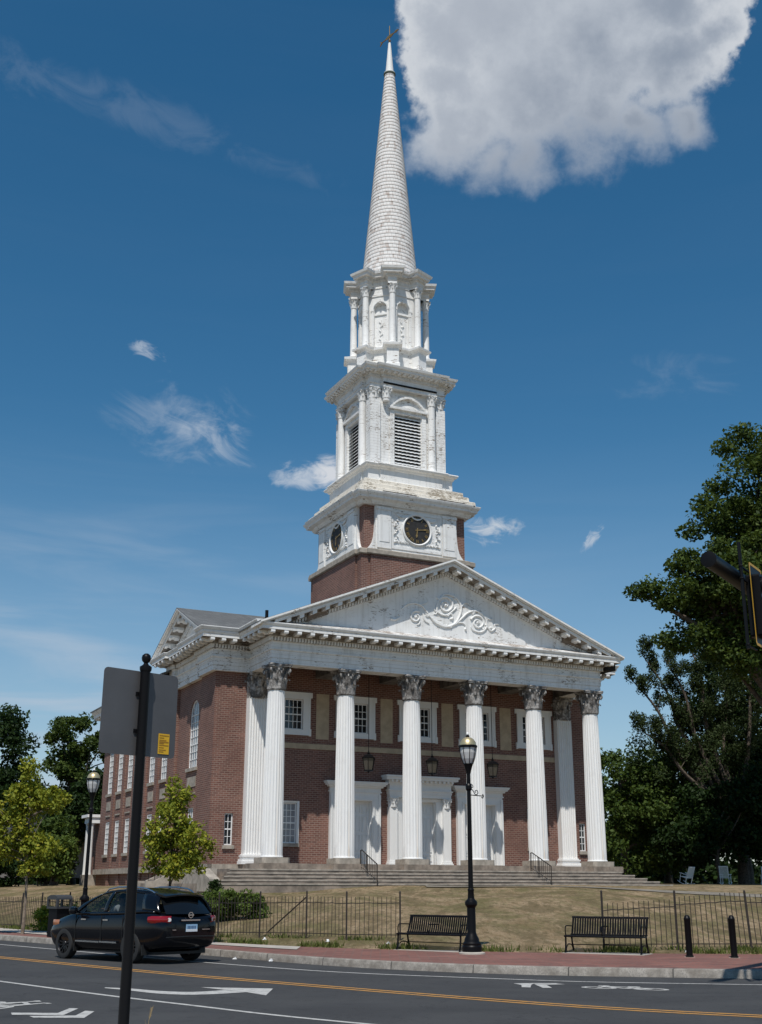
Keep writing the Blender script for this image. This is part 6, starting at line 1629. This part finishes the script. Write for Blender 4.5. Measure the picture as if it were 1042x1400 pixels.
tree('broadleaf_tree', 'sunlit green tree beside the right end of the church, topping out below the capitals', 'tree', (17.6, 88, TZ(17, 88)), [(17.6, 88, 8.6, 3.0, 3, 3.6), (20.3, 87, 7.0, 2.6, 3, 4.2), (16.4, 86, 5.6, 1.6, 2.4, 3.0)], 115, 1.0, 210, .26, 'midleaf', 7, .3, group=RG, limbs=14, flat=.65)
tree('broadleaf_tree', 'leafy green tree low between the sunlit tree and the open-crowned tree', 'tree', (22.0, 94, TZ(22, 94)), [(22.2, 94, 8.0, 3.0, 2.4, 3.9), (19.8, 93, 4.7, 2.6, 2, 2.5)], 95, .95, 210, .25, 'midleaf', 6, .28, group=RG, limbs=12, flat=.65)
tree('understorey_tree', 'very dark bushy tree at the foot of the open-crowned tree', 'tree', (23.0, 83.5, TZ(23, 83)), [(23.1, 83.5, 6.0, 3.2, 1.8, 2.5), (21.0, 84, 4.8, 1.9, 1.6, 1.7), (26.6, 83.5, 6.6, 2.8, 1.8, 3.3)], 125, .95, 190, .27, 'darkleaf', 4, .2, group=RG, limbs=10, flat=.65)
tree('understorey_tree', 'dark dense tree under the oak at the right edge', 'tree', (27.0, 90, TZ(27, 90)), [(26.6, 91, 16.5, 3.0, 2.5, 4.2), (30.5, 91, 16, 3, 3, 6), (26.0, 90, 9.4, 3.4, 2.4, 4.6), (29.4, 90, 8.6, 3.0, 2, 4.4), (24.2, 90, 12.5, 2.6, 2, 3.2)], 190, 1.05, 190, .29, 'darkleaf', 6, .25, group=RG, limbs=12)
tree('background_tree', 'tree standing far behind the rocking chairs', 'tree', (26, 104, TZ(26, 104)), [(24.5, 104, 6.0, 5, 3, 4.2), (31, 104, 8.0, 5, 3, 6)], 95, 1.4, 110, .5, 'darkleaf', 6, .4, group=RG, limbs=10)
# far-off woods closing the view at ground level
def woods(name, spans, n):
    C = []
    for x0, y0, x1, y1, h in spans:
        for k in range(n):
            f = rng.random(); C.append((x0 + (x1 - x0) * f + rng.normal() * 1.5, y0 + (y1 - y0) * f + rng.normal() * 3, 1.4 + rng.random() ** 1.5 * h * (0.75 + .25 * math.sin(f * 37))))
    return leaves(name, C, 1.7 * rng.uniform(.7, 1.3, len(C)), 90, .6, 'darkleaf', None, kind='stuff')
woods('woods', [(-70, 125, -18, 140, 8), (10, 128, 75, 122, 8)], 460)
# left of the church
LG = 'trees left of the church'
tree('background_tree', 'broad dark tree at the left edge, tallest on that side', 'tree', (-32, 100, TZ(-32, 100)), [(-32.5, 100, 11.8, 3.6, 4, 4.6), (-30, 99, 7.5, 3.5, 4, 4.5), (-36, 100, 8, 4, 4, 6)], 140, 1.25, 230, .31, 'darkleaf', 9, .45, group=LG, limbs=14)
tree('background_tree', 'dark tree with an open top beside the nave, sky showing through its branches', 'tree', (-25.6, 102, TZ(-25, 102)), [(-25.9, 102, 13.6, 2.4, 2.4, 2.0), (-27.0, 102, 9.5, 2.8, 2.5, 3.0), (-23.6, 102, 12.6, 1.5, 2, 1.5), (-23.3, 102, 9.9, 1.2, 1.5, .9)], 95, .8, 210, .28, 'oakleaf', 9, .3, group=LG, limbs=22, flat=.8)
tree('background_tree', 'mid green tree behind the second lamp, its crown at lantern height', 'tree', (-21.4, 90, TZ(-21, 90)), [(-21.0, 90, 7.2, 2.2, 2.2, 2.6), (-23.2, 90, 6.4, 1.9, 2, 2.0)], 75, .9, 190, .26, 'darkleaf', 5, .22, group=LG, limbs=10)
for i, (x, y, z, rx, rz_, n, lab, mt) in enumerate([(-19.9, 75, 3.3, 1.25, 1.4, 48, 'bright green bush in front of the dark house roof, left of the second lamp', 'bushleaf'), (-21.0, 77, 3.0, 1.8, 1.3, 45, 'low dark green bush at the back of the left lawn', 'darkleaf'), (-24.5, 79, 3.2, 2.2, 1.6, 50, 'dark bush behind the left young tree at the lawn edge', 'darkleaf'), (-20.6, 77, 5.0, .9, 1.0, 26, 'upper bush rising above the bright bush beside the nave', 'midleaf')]):
    b = (x, y, TZ(x, y)); t = thing('bush', lab, 'bush', b, 0, 'bushes at the back of the left lawn')
    c = sample([(x, y, z, rx, 1.3, rz_)], n, .1) - np.array(b); leaves('foliage', c, .62 * rng.uniform(.7, 1.3, n), 110, .24, mt, t)
    m_ = MB()
    for k in range(6): q = c[k]; m_.tube([(rng.normal() * .2, rng.normal() * .2, -.1), tuple(q * .5), tuple(q)], [.05, .035, .015], 5)
    m_.build('stem', 'bark', t)
# two young street trees
tree('young_tree', 'young yellow-green street tree at the left edge, taller of the two', 'tree', (-11.35, 39.6, .16), [(-11.55, 39.7, 5.2, .26, .3, .55, .12), (-11.6, 39.7, 4.35, .62, .6, .5, .8), (-10.75, 39.6, 4.35, .52, .5, .42, .6), (-11.75, 39.7, 3.55, .55, .5, .45, .5), (-12.25, 39.7, 2.95, .85, .6, .55, 1.0), (-11.1, 39.7, 2.75, .75, .6, .40, .75), (-11.2, 39.7, 2.15, .5, .5, .22, .35), (-12.6, 39.7, 3.7, .5, .5, .5, .45)], 160, .27, 66, .12, 'yellowleaf', 4.6, .048, 'palebark', group='young street trees', limbs=26, up=.3, flat=.75, gnarl=.06)
tree('young_tree', 'young yellow-green street tree right of the sign, in front of the wing wall', 'tree', (-5.62, 32.9, .16), [(-5.50, 32.6, 3.95, .28, .35, .45, .35), (-5.62, 32.6, 3.30, .48, .5, .45, .75), (-6.00, 32.6, 2.90, .48, .5, .50, .7), (-5.02, 32.6, 2.80, .52, .5, .52, .8), (-5.55, 32.6, 2.50, .78, .6, .52, 1.5), (-5.5, 32.6, 2.08, .80, .6, .26, 1.0), (-4.75, 32.6, 2.55, .3, .4, .3, .25), (-5.72, 32.6, 3.65, .3, .4, .4, .3)], 125, .23, 52, .105, 'yellowleaf', 3.6, .042, 'bark', group='young street trees', limbs=26, up=.3, flat=.8, gnarl=.05)
# shrubs behind the fence
def shrub(name, lab, pts, n, cr, per, size, mt, grp):
    x, y = pts[0][0], pts[0][1]; b = (x, y, TZ(x, y)); t = thing(name, lab, 'shrub', b, 0, grp)
    el = [(p[0], p[1], TZ(p[0], p[1]) + p[2], p[3], p[4], p[5]) for p in pts]
    c = sample(el, n, .1) - np.array(b); c[:, 2] = np.maximum(c[:, 2], .12); leaves('foliage', c, cr * rng.uniform(.7, 1.3, n), per, size, mt, t)
    m_ = MB()
    for k in range(8): q = Vector(c[k]); m_.tube([(q.x * .3, q.y * .3, -.05), q * .6, q], [.022, .016, .006], 4)
    m_.build('stem', 'bark', t)
SG = 'shrubs behind the left fence'
shrub('shrub', 'spreading green shrub behind the fence, just right of the car', [(-4.9, 39.8, .50, 1.0, .9, .48), (-5.6, 40.2, .40, .7, .7, .42), (-4.2, 39.8, .34, .6, .7, .38)], 95, .22, 100, .10, 'bushleaf', SG)
shrub('shrub', 'weedy green shrub growing through the fence beside the litter bin', [(-10.4, 41.3, .42, .55, .35, .45), (-9.6, 40.6, .30, .4, .35, .35)], 34, .19, 70, .09, 'bushleaf', SG)
shrub('shrub', 'weedy yellowish shrub growing through the fence right of the left young tree', [(-11.3, 42.0, .36, .5, .35, .38)], 26, .18, 70, .09, 'yellowleaf', SG)
shrub('shrub', 'green shrub behind the fence above the car bonnet', [(-8.6, 40.6, .50, .8, .5, .48)], 32, .2, 75, .10, 'bushleaf', SG)
shrub('ivy', 'dark ivy clump on the end of the stair wall beside the portico steps', [(-6.9, 51.6, .35, .25, .3, .38)], 14, .16, 60, .10, 'darkleaf', None)
# tufts: dry grass on the lawn, green weeds along fences and kerb
def tufts(name, pts, hmin, hmax, col_a, col_b):
    mb_v = []; N = len(pts); P = np.asarray(pts, float); h = rng.uniform(hmin, hmax, N); a = rng.uniform(0, 2 * PI, N); w = h * .14
    dx, dy = np.cos(a) * w, np.sin(a) * w; lean = rng.normal(size=(N, 2)) * (h * .35)[:, None]
    v = np.stack([P - np.stack([dx, dy, 0 * dx], 1), P + np.stack([dx, dy, 0 * dx], 1), P + np.concatenate([lean, h[:, None]], 1)], 1).reshape(-1, 3)
    me = bpy.data.meshes.new(name); me.vertices.add(3 * N); me.vertices.foreach_set('co', v.ravel().astype(np.float32)); me.loops.add(3 * N); me.loops.foreach_set('vertex_index', np.arange(3 * N, dtype=np.int32))
    me.polygons.add(N); me.polygons.foreach_set('loop_start', np.arange(0, 3 * N, 3, dtype=np.int32)); me.polygons.foreach_set('loop_total', np.full(N, 3, np.int32)); me.update(calc_edges=True)
    me.materials.append(leaf_mat(name + '_blades', col_a, col_b)); o = bpy.data.objects.new(name, me); COL.objects.link(o); o['kind'] = 'stuff'; return o
pts = []
for i in range(9000):
    x = rng.uniform(-14, 13); y = back(x) + .1 + 24 * rng.random() ** 1.6; pts.append((x, y, terrain(x, y)))
tufts('grass', pts, .02, .055, (.11, .095, .04), (.32, .24, .13))
pts = []
for i in range(9000):
    if i % 3: x = rng.uniform(-14, 12); y = back(x) + abs(rng.normal()) * .22
    elif i % 2: k = rng.integers(0, len(LP) - 1); f = rng.random(); x = LP[k][0] + (LP[k+1][0] - LP[k][0]) * f + rng.normal() * .12; y = LP[k][1] + (LP[k+1][1] - LP[k][1]) * f + rng.normal() * .12
    else: k = rng.integers(0, len(RP) - 1); f = rng.random(); x = RP[k][0] + (RP[k+1][0] - RP[k][0]) * f; y = RP[k][1] + rng.normal() * .12
    if math.sin(x * 3.1) * math.sin(y * 1.7 + x) + rng.random() < .55: continue
    pts.append((x, y, terrain(x, y)))
tufts('weeds', pts, .05, .17, (.06, .085, .02), (.16, .18, .05))
# tall dry weed by the sign post
t = thing('dry_weed', 'tall dry weed with a seed head beside the sign post', 'weed', (-2.36, 12.95, .148)); t.scale = (.6, .6, .62)
M['straw'] = simple('straw', (.34, .24, .10), .9)
m_ = MB(); m_.tube([(0, 0, 0), (.02, 0, .25), (.06, 0, .42)], [.006, .004, .002], 5); m_.tube([(.0, 0, .1), (-.05, .02, .26)], [.004, .001], 4); m_.build('stem', 'straw', t)
m_ = MB()
for k in range(14): z = .28 + .012 * k; m_.tube([(.03 + .002 * k, 0, z), (.03 + .002 * k + (.03 if k % 2 else -.02), rng.normal() * .01, z + .035)], [.005, .001], 4)
m_.build('seed_head', 'straw', t)
# house far behind on the left
t = thing('house', 'dark roofed house half hidden behind the left trees, with a brick chimney', 'house', (-26, 92, 2.2))
m_ = MB(); m_.box(-9, 5.0, 0, 9, 0, 3.2); m_.build('wall', simple('dull_siding', (.16, .15, .14), .9), t)
m_ = MB(); m_.prism([(-9.6, -.5, 3.05), (-9.6, 4.5, 5.2), (-9.6, 9.5, 3.05), (-9.6, 9.5, 2.9), (-9.6, -.5, 2.9)], (15.0, 0, 0)); rf = m_.build('roof', simple('charcoal_roof', (.035, .036, .042), .9, var=.2), t)
m_ = MB(); m_.box(2.3, 3.3, 3.2, 4.0, 4.4, 5.75); m_.build('chimney', 'brick', rf)
